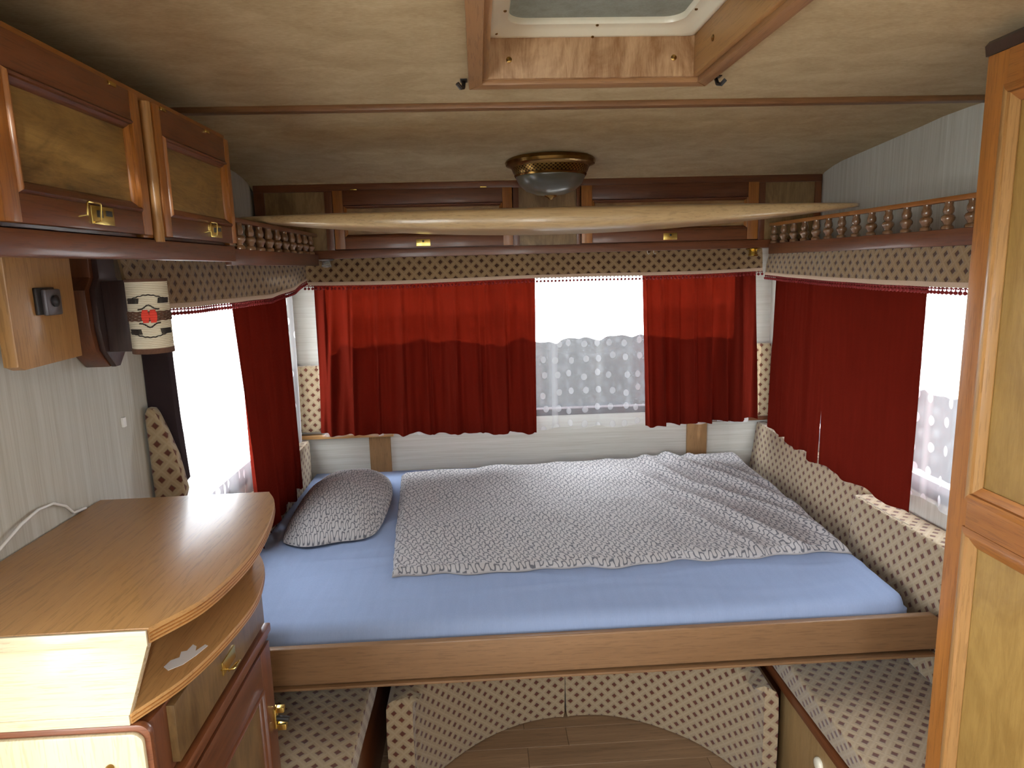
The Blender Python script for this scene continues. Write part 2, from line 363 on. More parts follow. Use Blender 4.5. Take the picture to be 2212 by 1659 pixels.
def window(idx, plane, c, u0, u1, v0, v1, mat='jamb', wdt=.03, label=None):
    """frame ring + pane standing in the wall at coordinate c"""
    mb = MB(); d = TH/2+.006
    def P(u, v, e): return (c+e, u, v) if plane == 'x' else (u, c+e, v)
    for a in ((u0, u0+wdt, v0, v1), (u1-wdt, u1, v0, v1), (u0+wdt, u1-wdt, v0, v0+wdt), (u0+wdt, u1-wdt, v1-wdt, v1)):
        mb.box(P(a[0], a[2], -d), P(a[1], a[3], d), .004)
    o = mb.build('window_%d' % idx, mat, None, 40); struct(o)
    if label: o['label'] = label
    g = MB().box(P(u0+wdt-.004, v0+wdt-.004, -.003), P(u1-wdt+.004, v1-wdt+.004, .003)).build('pane', 'glass', o)
    return o

# ================================================================== SETTING
RW = (-.70, 1.18, .93, 1.60)       # rear window x0 x1 z0 z1
LW = (1.68, 2.86, .90, 1.60)       # left window y0 y1 z0 z1
RRW = (1.45, 2.80, .90, 1.60)      # right window
FW = (.06, .478, .35, 1.50)        # unseen opening added in the front wall, shaped to aim sun at the worktop
FILLW = (-1.60, .50, .80, 1.72)       # unseen window added for fill light, left wall behind the viewer
mb = MB(); wall_panels(mb, 'x', XL-TH, XL, YF, YR+TH, -.02, ZC+.02, [(LW[0], LW[1], LW[2], LW[3]), (FILLW[0], FILLW[1], FILLW[2], FILLW[3])]); struct(mb.build('wall_left', 'wallpaper'))
mb = MB(); wall_panels(mb, 'x', XR, XR+TH, YF, YR+TH, -.02, ZC+.02, [(RRW[0], RRW[1], RRW[2], RRW[3])]); struct(mb.build('wall_right', 'wallpaper'))
mb = MB(); wall_panels(mb, 'y', YR, YR+TH, XL-TH, XR+TH, -.02, ZC+.02, [(RW[0], RW[1], RW[2], RW[3])]); struct(mb.build('wall_rear', 'wallpaper_rear'))
mb = MB(); wall_panels(mb, 'y', YF-TH, YF, XL-TH, XR+TH, -.02, ZC+.02, [FW]); struct(mb.build('wall_front', 'wallpaper'))
window(1, 'y', YR+TH/2, *RW, label='rear window behind the two red curtains')
window(2, 'x', XL-TH/2, *LW, label='left window behind the dotted sheer')
window(3, 'x', XR+TH/2, *RRW, label='right window behind the plain red curtains')
window(4, 'x', XL-TH/2, *FILLW); window(5, 'y', YF-TH/2, *FW, wdt=.012)  # both out of view, added for the fill and sun they let in
portal('portal_rear', ((RW[0]+RW[1])/2, YR+TH+.03, (RW[2]+RW[3])/2), (math.radians(-90), 0, 0), RW[1]-RW[0], RW[3]-RW[2])
portal('portal_left', (XL-TH-.03, (LW[0]+LW[1])/2, (LW[2]+LW[3])/2), (math.radians(90), 0, math.radians(-90)), LW[1]-LW[0], LW[3]-LW[2])
portal('portal_right', (XR+TH+.03, (RRW[0]+RRW[1])/2, (RRW[2]+RRW[3])/2), (math.radians(90), 0, math.radians(90)), RRW[1]-RRW[0], RRW[3]-RRW[2])
portal('portal_left_fill', (XL-TH-.03, (FILLW[0]+FILLW[1])/2, (FILLW[2]+FILLW[3])/2), (math.radians(90), 0, math.radians(-90)), FILLW[1]-FILLW[0], FILLW[3]-FILLW[2])
portal('portal_front', ((FW[0]+FW[1])/2, YF-TH-.03, (FW[2]+FW[3])/2), (math.radians(90), 0, 0), FW[1]-FW[0], FW[3]-FW[2])

# ceiling: flat, then slopes down to the rear cupboards; hole for the roof hatch
HX0, HX1, HY0, HY1 = .022, .466, 1.0, 1.455
mb = MB(); zt = ZC+.02
def slab(x0, x1, y0, y1, za, zb):
    mb.hexa([(x0,y0,za),(x1,y0,za),(x1,y1,zb),(x0,y1,zb),(x0,y0,za+.02),(x1,y0,za+.02),(x1,y1,zb+.02),(x0,y1,zb+.02)])
VX0, VX1, VY0, VY1 = -.25, .65, -1.25, -.35      # unseen roof opening behind the viewer, added for fill light
slab(XL, XR, YF, VY0, ZC, ZC); slab(XL, VX0, VY0, VY1, ZC, ZC); slab(VX1, XR, VY0, VY1, ZC, ZC); slab(XL, XR, VY1, HY0, ZC, ZC); slab(XL, HX0, HY0, HY1, ZC, ZC); slab(HX1, XR, HY0, HY1, ZC, ZC); slab(XL, XR, HY1, 1.80, ZC, ZC)
prof = [(1.80, ZC), (1.90, ZC-.003), (2.0, ZC-.012), (2.42, 1.936), (2.48, 1.927), (2.54, 1.913), (2.60, 1.88)]
for (ya, za), (yb, zb) in zip(prof, prof[1:]): slab(XL, XR, ya, yb, za, zb)
struct(mb.build('ceiling', 'ceiling', None, 60))
# roof skin above so no light leaks round the hatch liner
mb = MB(); R0 = ZC+.075
for a in ((XL-TH, HX0-.01, VY1, YR+TH), (HX1+.01, XR+TH, VY1, YR+TH), (XL-TH, HX0-.01, YF-TH, VY0), (HX1+.01, XR+TH, YF-TH, VY0), (XL-TH, VX0, VY0, VY1), (VX1, XR+TH, VY0, VY1), (HX0-.01, HX1+.01, VY1, HY0-.01), (HX0-.01, HX1+.01, YF-TH, VY0), (HX0-.01, HX1+.01, HY1+.01, YR+TH)): mb.box((a[0], a[2], R0), (a[1], a[3], R0+.02))
mb.box((XL-TH, YF-TH, ZC+.02), (XR+TH, YF-TH+.02, R0)); mb.box((XL-TH, YR+TH-.02, ZC+.02), (XR+TH, YR+TH, R0)); mb.box((XL-TH, YF, ZC+.02), (XL-TH+.02, YR, R0)); mb.box((XR+TH-.02, YF, ZC+.02), (XR+TH, YR, R0))
for a in ((VX0-.012, VX0, VY0-.012, VY1+.012), (VX1, VX1+.012, VY0-.012, VY1+.012), (VX0, VX1, VY0-.012, VY0), (VX0, VX1, VY1, VY1+.012)): mb.box((a[0], a[2], ZC-.01), (a[1], a[3], R0+.03))
o = struct(mb.build('roof', 'outer'))
portal('portal_roof_fill', ((VX0+VX1)/2, (VY0+VY1)/2, R0+.035), (0, 0, 0), VX1-VX0, VY1-VY0)
# floor: laminate planks
fl = struct(box('floor', (XL, YF, -.03), (XR, YR, -.006), 'laminate', bev=0))
random.seed(3); y = 1.2
while y < 2.4:
    x = -.45 - random.random()*.5
    while x < 1.0:
        L = random.uniform(.55, .95); a = max(x, -.5); b = min(x+L, 1.0)
        if b-a > .05: MB().box((a+.0006, y+.0006, -.006), (b-.0006, y+.0904, 0), .0008, 1).build('plank', 'laminate', fl)
        x += L
    y += .091
struct(box('trim_1', (XL, 1.668, ZC-.013), (XR, 1.698, ZC+.001), 'trim_wood', bev=.003))['label'] = 'dark wooden strip across the ceiling'
struct(box('trim_2', (-.512, 2.945, .5), (-.418, 2.961, .90), 'dull_z'))
struct(box('trim_3', (.928, 2.945, .5), (1.020, 2.961, .90), 'dull_z'))
struct(box('trim_4', (XL, 2.925, .868), (-.40, 2.961, .886), 'honey_x'))
struct(box('trim_5', (1.02, 2.935, .878), (XR, 2.961, .900), 'mahogany_x'))
# outside
gm = MB(); gm.grid(lambda u, v: (-30+60*u, -30+60*v, -.45), 8, 8); struct(tag(gm.build('ground', 'gravel'), 'pale ground outside the windows'))
hm = MB(); random.seed(5)
def hfn(s, a0, a1, y, h):
    def fn(u, v):
        x = a0+(a1-a0)*u; z = -.45+(h+.45)*min(1, v*1.6); yy = y + (max(0, v-.625)/.375)*.9
        n = mnoise.noise(Vector((x*3.1+s, z*3, yy*3)))*.07+mnoise.noise(Vector((x*9+s, z*9, yy*9)))*.035
        return (x, yy+n, z+n*1.2)
    return fn
hm.grid(hfn(0, -1.15, 2.15, 4.7, .955), 120, 36); tag(hm.build('hedge', 'hedge', None, 180), 'low dark hedge outside, seen through the sheer of the rear window', 'hedge')

hm = MB()
def h2(u, v):
    x, y, z = hfn(5, 1, 10, 4.2, .05)(u, v); return (y, x, z)
hm.grid(h2, 110, 24); tag(hm.build('hedge', 'hedge', None, 180), 'low dark hedge outside the right window, seen through its sheer', 'hedge')

# ================================================================== ROOF HATCH
RH = thing('roof_hatch', 'open-framed roof hatch with wooden surround, ivory plastic rim and grey fly screen', 'roof hatch', ((HX0+HX1)/2, (HY0+HY1)/2, ZC))
zf0 = ZC-.016
ox0, ox1, oy0, oy1 = -.006, .495, .968, 1.491
def mitre(name, pts, mat):
    m = MB(); m.prism([(p[0], p[1], zf0) for p in pts], (0, 0, .0165), .004); m.build(name, mat, RH, 40)
mitre('frame_rail', [(ox0, oy1), (ox1, oy1), (HX1, HY1-.002), (HX0, HY1-.002)], 'hatch_x')
mitre('frame_rail', [(ox0, oy0), (ox0, oy1), (HX0, HY1-.002), (HX0, HY0)], 'hatch_y')
mitre('frame_rail', [(ox1, oy0), (HX1, HY0), (HX1, HY1-.002), (ox1, oy1)], 'hatch_y')
mitre('frame_rail', [(ox0, oy0), (HX0, HY0), (HX1, HY0), (ox1, oy0)], 'hatch_x')
T = .012; zl = ZC+.100
box('liner_board', (HX0, HY1-T, ZC-.006), (HX1, HY1, zl), 'liner_x', RH, .001); box('liner_board', (HX0, HY0, ZC-.006), (HX1, HY0+T, zl), 'liner_x', RH, .001)
box('liner_board', (HX0, HY0+T, ZC-.006), (HX0+T, HY1-T, zl), 'honey_y', RH, .001); box('liner_board', (HX1-T, HY0+T, ZC-.006), (HX1, HY1-T, zl), 'honey_y', RH, .001)
# moulded ivory frame: rounded-rect rings
def rrect(x0, x1, y0, y1, r, z, n=8):
    pts = []
    for cx, cy_, a0 in ((x1-r, y1-r, 0), (x0+r, y1-r, 90), (x0+r, y0+r, 180), (x1-r, y0+r, 270)):
        for i in range(n+1):
            a = math.radians(a0+90*i/n); pts.append((cx+r*math.cos(a), cy_+r*math.sin(a), z))
    return pts
def ring_mesh(rings, name, mat, parent, close=True):
    m = MB(); vs = [[m.bm.verts.new(p) for p in r] for r in rings]; n = len(vs[0])
    for k in range(len(vs)-1 + (1 if close else 0)):
        a, b = vs[k], vs[(k+1) % len(vs)]
        for i in range(n): m.bm.faces.new((a[i], a[(i+1) % n], b[(i+1) % n], b[i]))
    return m.build(name, mat, parent, 50)
ix0, ix1, iy0, iy1 = HX0+T+.0005, HX1-T-.0005, HY0+T+.0005, HY1-T-.0005
spec = [(0, .004, 2.050), (.003, .006, 2.0485), (.006, .02, 2.047), (.011, .03, 2.049), (.020, .042, 2.057), (.027, .045, 2.060), (.038, .038, 2.061), (.0405, .034, 2.066), (.041, .034, 2.072), (0, .004, 2.072)]
ring_mesh([rrect(ix0+i, ix1-i, iy0+i, iy1-i, max(r, .003), z) for i, r, z in spec], 'plastic_rim', 'ivory', RH)
sc = MB(); sc.box((ix0+.036, iy0+.036, 2.0722), (ix1-.036, iy1-.036, 2.0740)); sc.build('fly_screen', 'screen', RH)
cov = MB(); cov.box((HX0-.03, HY0-.03, 2.10), (HX1+.03, HY1+.03, 2.13), .012, 3); t = NT('hatch_cover'); r = t.n('BsdfTranslucent'); r.inputs[0].default_value = (.75, .76, .72, 1); d = t.n('BsdfDiffuse'); d.inputs[0].default_value = (.7, .7, .66, 1); m_ = t.n('MixShader'); m_.inputs[0].default_value = .6; t.L(d.outputs[0], m_.inputs[1]); t.L(r.outputs[0], m_.inputs[2]); t.L(m_.outputs[0], t.out.inputs[0]); M['hatch_cover'] = t.m
cov.build('cover', 'hatch_cover', RH, 40)
def screw(loc, axis, parent, r=.006, mat='dark_brass', name='screw'):
    m = MB(); s = -1 if axis.startswith('-') else 1; ax = axis[-1]
    m.lathe([(r, -.001*s), (r, .0012*s), (r*.6, .0024*s), (0.0, .0026*s)], loc, ax, 12); return m.build(name, mat, parent, 40)
for x in (.077, .412): screw((x, HY1-T, 2.008), '-y', RH)
screw((HX1-T, 1.33, 2.010), '-x', RH, .006)
for x, y, z in ((.052, 1.420, 2.0505), (.245, 1.436, 2.0475), (.25, 1.409, 2.0605), (.066, 1.330, 2.0605), (.421, 1.330, 2.0605)): screw((x, y, z), '-z', RH, .0032)
for k, (x, lab) in enumerate(((-.016, 'small black hook on the ceiling left of the roof hatch'), (.513, 'small black hook on the ceiling right of the roof hatch'))):
    m = MB(); s = -1 if k == 0 else 1
    m.box((x-.007, 1.462, ZC-.002), (x+.007, 1.486, ZC+.0005)); m.tube([(x, 1.480, ZC-.001), (x+s*.001, 1.472, ZC-.015), (x+s*.006, 1.464, ZC-.018), (x+s*.013, 1.458, ZC-.010)], .0042, 6)
    tag(m.build('ceiling_hook', 'black_metal', None, 40), lab, 'hook', 'black hooks beside the roof hatch')

# ================================================================== CEILING LAMP
cx, cyy, cz = .254, 2.34, 1.945
CL = thing('ceiling_lamp', 'round brass ceiling lamp with a frosted glass bowl', 'ceiling lamp', (cx, cyy, cz))
MB().lathe([(a*1.11, b*1.11) for a, b in [(.105, .008), (.132, .004), (.137, -.006), (.134, -.014), (.122, -.018), (.118, -.022)]], (cx, cyy, cz), 'z', 64).build('rim', 'dark_brass', CL, 40)
t = NT('pierced'); v = t.n('TexCoord').outputs['Object']; sx = t.n('SeparateXYZ'); t.L(v, sx.inputs[0]); ang = t.math('ARCTAN2', sx.outputs[1], sx.outputs[0])
hz = t.math('SINE', t.math('MULTIPLY', ang, 56)); vz = t.math('SINE', t.math('MULTIPLY', sx.outputs[2], 620)); ho = t.math('GREATER_THAN', t.math('MULTIPLY', hz, vz), .1)
t.pbr(t.mix(ho, (.34, .20, .06), (.06, .035, .015)), .3, t.bump(ho, .8, .003), metal=1); M['pierced'] = t.m
MB().lathe([(a*1.11, b*1.11) for a, b in [(.119, -.018), (.113, -.034), (.108, -.042), (.106, -.044)]], (cx, cyy, cz), 'z', 64).build('pierced_band', 'pierced', CL, 40)
MB().lathe([(a*1.11, b*1.11) for a, b in [(.106, -.042), (.104, -.052), (.095, -.070), (.075, -.088), (.045, -.099), (.018, -.103), (0, -.104)]], (cx, cyy, cz), 'z', 48).build('glass_bowl', 'frosted', CL, 180)
MB().lathe([(a*1.11, b*1.11) for a, b in [(.107, -.038), (.1095, -.043), (.107, -.048)]], (cx, cyy, cz), 'z', 64).build('lower_ring', 'dark_brass', CL, 40)
MB().lathe([(a*1.11, b*1.11) for a, b in [(.020, -.100), (.018, -.106), (.009, -.110), (.006, -.114), (0, -.116)]], (cx, cyy, cz), 'z', 20).build('finial', 'dark_brass', CL, 60)

# ================================================================== DOOR / FRAME BUILDER
class Plane3:
    """local frame: origin o, u axis, v axis (up), n axis (out to the room)"""
    def __init__(s, o, u, n): s.o, s.u, s.n, s.v = Vector(o), Vector(u), Vector(n), Vector((0, 0, 1))
    def __call__(s, u, v, d): return s.o+s.u*u+s.v*v+s.n*d
    def slab(s, u0, u1, v0, v1, d0, d1, bev=.0015, mb=None):
        mb = mb or MB(); mb.box(tuple(s(u0, v0, d0)), tuple(s(u1, v1, d1)), bev); return mb
def moulding(P, u0, u1, v0, v1, w, d, name, mats, parent):
    """stepped moulding in four mitred lengths framing the rectangle, going inwards by w"""
    pr = [(0, d), (w*.25, d+.0045), (w*.45, d+.0035), (w*.5, d-.001), (w*.75, d-.003), (w, d-.007)]
    for side, mt in zip('lrbt', (mats[1], mats[1], mats[0], mats[0])):
        m = MB()
        if side == 'b': e = [(u0, u1, v0, 0, 1)]
        rings = []
        for k, (i, h) in enumerate(pr):
            if side == 'b': a, b = P(u0+i, v0+i, h), P(u1-i, v0+i, h)
            if side == 't': a, b = P(u0+i, v1-i, h), P(u1-i, v1-i, h)
            if side == 'l': a, b = P(u0+i, v0+i, h), P(u0+i, v1-i, h)
            if side == 'r': a, b = P(u1-i, v0+i, h), P(u1-i, v1-i, h)
            rings.append((m.bm.verts.new(a), m.bm.verts.new(b)))
        back = []
        for i in (w, 0):
            if side == 'b': a, b = P(u0+i, v0+i, d-.009), P(u1-i, v0+i, d-.009)
            if side == 't': a, b = P(u0+i, v1-i, d-.009), P(u1-i, v1-i, d-.009)
            if side == 'l': a, b = P(u0+i, v0+i, d-.009), P(u0+i, v1-i, d-.009)
            if side == 'r': a, b = P(u1-i, v0+i, d-.009), P(u1-i, v1-i, d-.009)
            rings.append((m.bm.verts.new(a), m.bm.verts.new(b)))
        n = len(rings)
        for k in range(n): m.bm.faces.new((rings[k][0], rings[k][1], rings[(k+1) % n][1], rings[(k+1) % n][0]))
        m.bm.faces.new([r[0] for r in rings]); m.bm.faces.new([r[1] for r in rings])
        m.build(name, mt, parent, 50)
def panel_door(P, u0, u1, v0, v1, st, rt, rb, d0, d1, parent, name, stile_m, rail_m, panel_m, mw=.016):
    """door = stiles (part mesh) + children rails, moulding, panel"""
    door = bpy.data.objects.new(name, None); COL.objects.link(door); door.empty_display_size = .05; door.parent = parent
    door.location = P((u0+u1)/2, v0, d0)-wloc(parent)
    P.slab(u0, u0+st, v0, v1, d0, d1).build('stile', stile_m, door, 40); P.slab(u1-st, u1, v0, v1, d0, d1).build('stile', stile_m, door, 40)
    P.slab(u0+st, u1-st, v1-rt, v1, d0, d1-.0005).build('rail', rail_m, door, 40)
    P.slab(u0+st, u1-st, v0, v0+rb, d0, d1-.0005).build('rail', rail_m, door, 40)
    P.slab(u0+st-.003, u1-st+.003, v0+rb-.003, v1-rt+.003, d0+.002, d1-.009, 0).build('panel', panel_m, door)
    moulding(P, u0+st, u1-st, v0+rb, v1-rt, mw, d1-.0005, 'moulding', (rail_m, stile_m), door)
    return door
def bail(P, u, v, d, parent, w=.05, h=.022, name='handle'):
    """brass plate with black slots and a square drop bail"""
    hd = P.slab(u-w*.5, u+w*.62, v-h/2, v+h/2, d, d+.002, .0006).build(name, 'brass', parent, 40)
    m = MB(); q = w*.33
    m.tube([P(u-q, v+h*.05, d), P(u-q, v+h*.1, d+.016), P(u-q+.001, v+h*.12, d+.017), P(u+q*.55, v+h*.12, d+.017), P(u+q*.6, v+h*.1, d+.016), P(u+q*.6, v-h*.35, d+.001)], .0016, 6)
    m.build('handle_bail', 'brass', hd if parent.parent is None else parent, 50) if parent.parent is None else m.build(name, 'brass', parent, 50)
    return hd

# ================================================================== LEFT OVERHEAD CUPBOARD
LC = thing('overhead_cupboard', 'brown wooden overhead cupboard with two panelled doors on the left wall', 'cupboard', (-.68, 1.1, 1.63))
xf = -.568
box('carcase', (XL+.001, .30, 1.664), (xf-.012, 1.632, 1.905), 'mahogany_y', LC)
# face frame, doors stand on it
P = Plane3((xf, 0, 0), (0, 1, 0), (1, 0, 0))
fm = MB(); P.slab(.30, 1.64, 1.885, 1.910, -.012, 0, mb=fm); fm.build('top_rail', 'amber_y', LC, 40)
P.slab(1.612, 1.636, 1.664, 1.885, -.012, 0).build('end_stile', 'amber_z', LC, 40)
P.slab(1.206, 1.262, 1.664, 1.885, -.012, 0).build('middle_stile', 'amber_z', LC, 40)
P.slab(.78, .84, 1.664, 1.885, -.012, 0).build('middle_stile', 'amber_z', LC, 40)
m = MB(); m.tube([P(1.245, 1.658, .008), P(1.245, 1.893, .008)], .009, 14); m.build('half_round_bead', 'honey_z', LC, 60)
d1 = panel_door(P, .845, 1.212, 1.668, 1.896, .030, .046, .036, 0, .014, LC, 'door', 'amber_z', 'mahogany_y', 'burl_y')
d2 = panel_door(P, 1.262, 1.622, 1.668, 1.896, .026, .050, .036, 0, .014, LC, 'door', 'amber_z', 'mahogany_y', 'burl_y')
d3 = panel_door(P, .42, .79, 1.668, 1.896, .030, .046, .036, 0, .014, LC, 'door', 'amber_z', 'mahogany_y', 'burl_y')
for d, u in ((d1, 1.035), (d2, 1.475)):
    hb = P.slab(u-.010, u+.050, 1.676, 1.702, .0135, .0165, .0006).build('handle_plate', 'brass', d, 40)
    m = MB(); P.slab(u+.003, u+.018, 1.686, 1.696, .0155, .0172, 0, m); P.slab(u+.028, u+.044, 1.689, 1.697, .0155, .0172, 0, m); m.build('handle_slot', 'black_metal', d)
    m = MB(); m.tube([P(u-.040, 1.684, .0140), P(u-.040, 1.686, .026), P(u-.040, 1.702, .028), P(u-.038, 1.704, .028), P(u-.008, 1.704, .028), P(u-.006, 1.702, .028), P(u-.006, 1.680, .026), P(u-.006, 1.678, .0150)], .0014, 6); m.build('handle_bail', 'brass', d, 50)
for u in (1.13, 1.30, 1.50):
    m = MB(); P.slab(u-.010, u+.010, 1.889, 1.895, .012, .0165, .001, m); m.build('hinge', 'brass', LC, 40)
# light pelmet / lip under the cupboard
box('bottom_lip', (xf-.020, .30, 1.627), (xf+.006, 1.628, 1.662), 'mahogany_y', LC, .004)
box('bottom_board', (XL+.001, .30, 1.650), (xf-.02, 1.632, 1.663), 'mahogany_y', LC)

# ================================================================== REAR CUPBOARD
RC = thing('rear_cupboard', 'long dark wooden overhead cupboard across the rear wall', 'cupboard', (.26, 2.75, 1.645))
yf = 2.552
box('carcase', (XL+.001, yf+.012, 1.648), (XR-.001, YR-.001, 1.79), 'mahogany_x', RC, .001)
P = Plane3((0, yf, 0), (1, 0, 0), (0, -1, 0))
zb, zt_ = 1.643, 1.908
P.slab(XL+.012, XR-.004, zt_-.026, zt_, -.012, .006).build('top_rail', 'mahogany_x', RC, 40)
P.slab(XL+.012, XR-.004, zb, zb+.030, -.012, .006).build('bottom_rail', 'mahogany_x', RC, 40)
for a, b in ((XL+.012, -.762), (-.548, -.520), (.137, .158), (.372, .386), (1.058, 1.082), (1.272, XR-.004)):
    P.slab(a, b, zb+.030, zt_-.026, -.012, .006).build('stile', 'mahogany_z', RC, 40)
for a, b in ((-.762, -.548), (.158, .372), (1.082, 1.272)):
    P.slab(a-.002, b+.002, zb+.028, zt_-.024, -.012, -.002, 0).build('fixed_panel', 'burl_small', RC)
dd1 = panel_door(P, -.517, .134, 1.676, 1.884, .036, .052, .040, -.008, .012, RC, 'door', 'amber_z', 'mahogany_x', 'burl_x', .012)
dd2 = panel_door(P, .389, 1.055, 1.676, 1.884, .040, .052, .040, -.008, .012, RC, 'door', 'amber_z', 'mahogany_x', 'burl_x', .012)
for d, u in ((dd1, -.197), (dd2, .722)):
    P.slab(u-.026, u+.026, 1.681, 1.706, .0118, .0145, .0008).build('catch_plate', 'brass', d, 40)
    m = MB(); m.lathe([(.004, 0), (.004, -.004), (0, -.005)], P(u, 1.698, .0145), 'y', 10); m.build('catch_button', 'black_metal', d, 50)
for u in (-.44, .03): P.slab(u-.012, u+.012, 1.885, 1.889, .006, .010, .0008).build('hinge', 'brass', RC, 40)

# ================================================================== SIDE SHELVES WITH BALUSTER RAILS
def baluster(loc, parent, h=.062):
    prof = [(.0135, 0), (.0135, .005), (.0115, .008), (.0085, .010), (.0100, .015), (.0145, .021), (.0155, .026), (.0130, .031), (.0085, .034), (.0120, .040), (.0118, .047), (.0088, .055), (.0095, h)]
    return MB().lathe(prof, loc, 'z', 14).build('baluster', 'baluster_wood', parent, 60)
def side_shelf(name, label, x, inner, y0, y1, ys, lip, railm):
    wallx = XL+.001 if x < 0 else XR-.001
    T_ = thing(name, label, 'shelf', (x, (y0+y1)/2, 1.62))
    s = 1 if x < 0 else -1
    box('shelf_board', (wallx, y0, 1.640), (x-s*.016, y1, 1.652), 'mahogany_y', T_)
    box('front_lip', (x-s*.016, y0, 1.619), (x, y1, 1.6585), lip, T_, .003)
    box('top_rail', (x-s*.018, y0, 1.7205), (x+s*.001, y1, 1.733), railm, T_, .003)
    b0 = None
    for y in ys:
        if b0 is None: b0 = baluster((x-s*.009, y, 1.6585), T_)
        else: c = b0.copy(); COL.objects.link(c); c.location = Vector(b0.location)+Vector((0, y-ys[0], 0))
    return T_
side_shelf('side_shelf', 'left side shelf with a dark turned baluster rail, beyond the left overhead cupboard', -.578, 1, 1.642, 2.528, [1.732+.08*k for k in range(10)], 'mahogany_y', 'mahogany_y')
side_shelf('side_shelf', 'right side shelf with a turned baluster rail, ending at the wardrobe', 1.10, -1, 1.205, 2.545, [2.516-.0785*k for k in range(16)], 'mahogany_y', 'amber_y')

# ================================================================== OVAL BOARD RESTING ON THE RAILS
m = MB(); NX, NA = 96, 28; xa, xb_ = -.672, 1.126; rings = []
for i in range(NX+1):
    s = i/NX; k = math.sin(math.pi*min(max(s, .0), 1))**.62 if 0 < s < 1 else 0
    x = xa+(xb_-xa)*s; k = max(k, .02); ring = []
    t_ = .010+.054*math.sin(math.pi*s)**.9; hw = .012+.165*k; hw = hw if s > .0 and s < 1 else .01
    zt2 = 1.7550
    for j in range(NA):
        a = 2*math.pi*j/NA; ca, sa = math.cos(a), math.sin(a); e = .30
        yy = hw*math.copysign(abs(ca)**e, ca); zz = t_*.5*math.copysign(abs(sa)**.45, sa)
        ring.append((x, 1.995+yy, zt2-t_*.5+zz))
    rings.append(ring)
vs = [[m.bm.verts.new(p) for p in r] for r in rings]
for k in range(NX):
    for j in range(NA): m.bm.faces.new((vs[k][j], vs[k][(j+1) % NA], vs[k+1][(j+1) % NA], vs[k+1][j]))
m.bm.faces.new(vs[0]); m.bm.faces.new(vs[-1])
tag(m.build('oval_board', 'pale_x', None, 60), 'long pale wooden board with tapered ends lying across the side shelf rails', 'board')

# ================================================================== VALANCES
def valance(name, label, fn_top, fn_bot, L, n, out, nv=8):
    """fabric strip; fn_top(s)/fn_bot(s) -> world points; out = outward unit vector"""
    out = Vector(out); T_ = thing(name, label, 'valance', fn_top(.5))
    m = MB()
    def pos(s, t, off=0.0):
        a, b = Vector(fn_top(s)), Vector(fn_bot(s)); p = a.lerp(b, t)
        return p+out*(off+.0035*math.sin(s*n*2*math.pi)*t+.004*math.sin(t*math.pi))
    H = (Vector(fn_top(.5))-Vector(fn_bot(.5))).length
    nu = max(20, int(L/.012))
    g1 = m.grid(lambda s, t: pos(s, t, .003), nu, nv, lambda s, t: (s*L, -t*H))
    g2 = m.grid(lambda s, t: pos(s, t, -.003), nu, nv, lambda s, t: (s*L, -t*H))
    for j in range(nv):
        m.bm.faces.new((g1[0][j], g1[0][j+1], g2[0][j+1], g2[0][j])); m.bm.faces.new((g1[nu][j], g1[nu][j+1], g2[nu][j+1], g2[nu][j]))
    for i in range(nu):
        m.bm.faces.new((g1[i][0], g1[i+1][0], g2[i+1][0], g2[i][0])); m.bm.faces.new((g1[i][nv], g1[i+1][nv], g2[i+1][nv], g2[i][nv]))
    m.build('panel', 'valance_fabric', T_, 60)
    m = MB(); hb = .010/H
    def rib(s, t): return pos(s, 1-hb+t*hb*1.25, .0048+.002*math.sin(t*math.pi))
    g = m.grid(rib, nu, 3); m.build('ribbon', 'cream_ribbon', T_, 60)
    m = MB(); c = int(L/.0140)
    for i in range(c+1):
        s = i/c; p = pos(s, 1+hb*.25, .0035)
        m.tube([p, p-Vector((0, 0, .007))], .0016, 4)
        bmesh.ops.create_icosphere(m.bm, subdivisions=1, radius=.0055, matrix=Matrix.Translation(p-Vector((0, 0, .012))))
        if i < c:
            p2 = pos((i+1)/c, 1+hb*.25, .0035); pm = (p+p2)/2-Vector((0, 0, .004)); m.tube([p, pm, p2], .0016, 4)
    o = m.build('pompom_fringe', 'pompom', T_, 180); o['kind'] = 'stuff'
    return T_
def lerp(a, b, t): return a+(b-a)*t
def sm(t): return t*t*(3-2*t)
yv = 2.60
valance('valance', 'long quilted beige valance with red pompom fringe above the rear window', lambda s: (lerp(-.645, 1.098, s), yv, 1.643), lambda s: (lerp(-.652, 1.10, s), yv-.004, lerp(1.546, 1.556, max(0, (s-.55)/.45)) - .004*math.sin(s*9)+.004*(s < 2)), 1.745, 6, (0, -1, 0))
def lvb(s):
    for (a, za), (b, zb_) in zip(LVZ, LVZ[1:]):
        if s <= b: return lerp(za, zb_, (s-a)/(b-a))
    return LVZ[-1][1]
LVZ = [(0, 1.545), (.10, 1.526), (.25, 1.522), (.45, 1.521), (.70, 1.521), (.88, 1.540), (1.0, 1.567)]
valance('valance', 'quilted beige valance with red pompom fringe above the left window', lambda s: (lerp(-.745, -.645, s), lerp(1.46, 2.56, s), 1.637), lambda s: (lerp(-.742, -.640, s), lerp(1.46, 2.56, s), lvb(s)), 1.10, 5, (1, 0, 0))
valance('valance', 'quilted beige valance with red pompom fringe above the right window', lambda s: (1.108, lerp(1.21, 2.545, s), 1.621), lambda s: (1.100, lerp(1.21, 2.555, s), lerp(1.528, 1.543, s)-.008*math.sin(s*math.pi)), 1.34, 5, (-1, 0, 0))
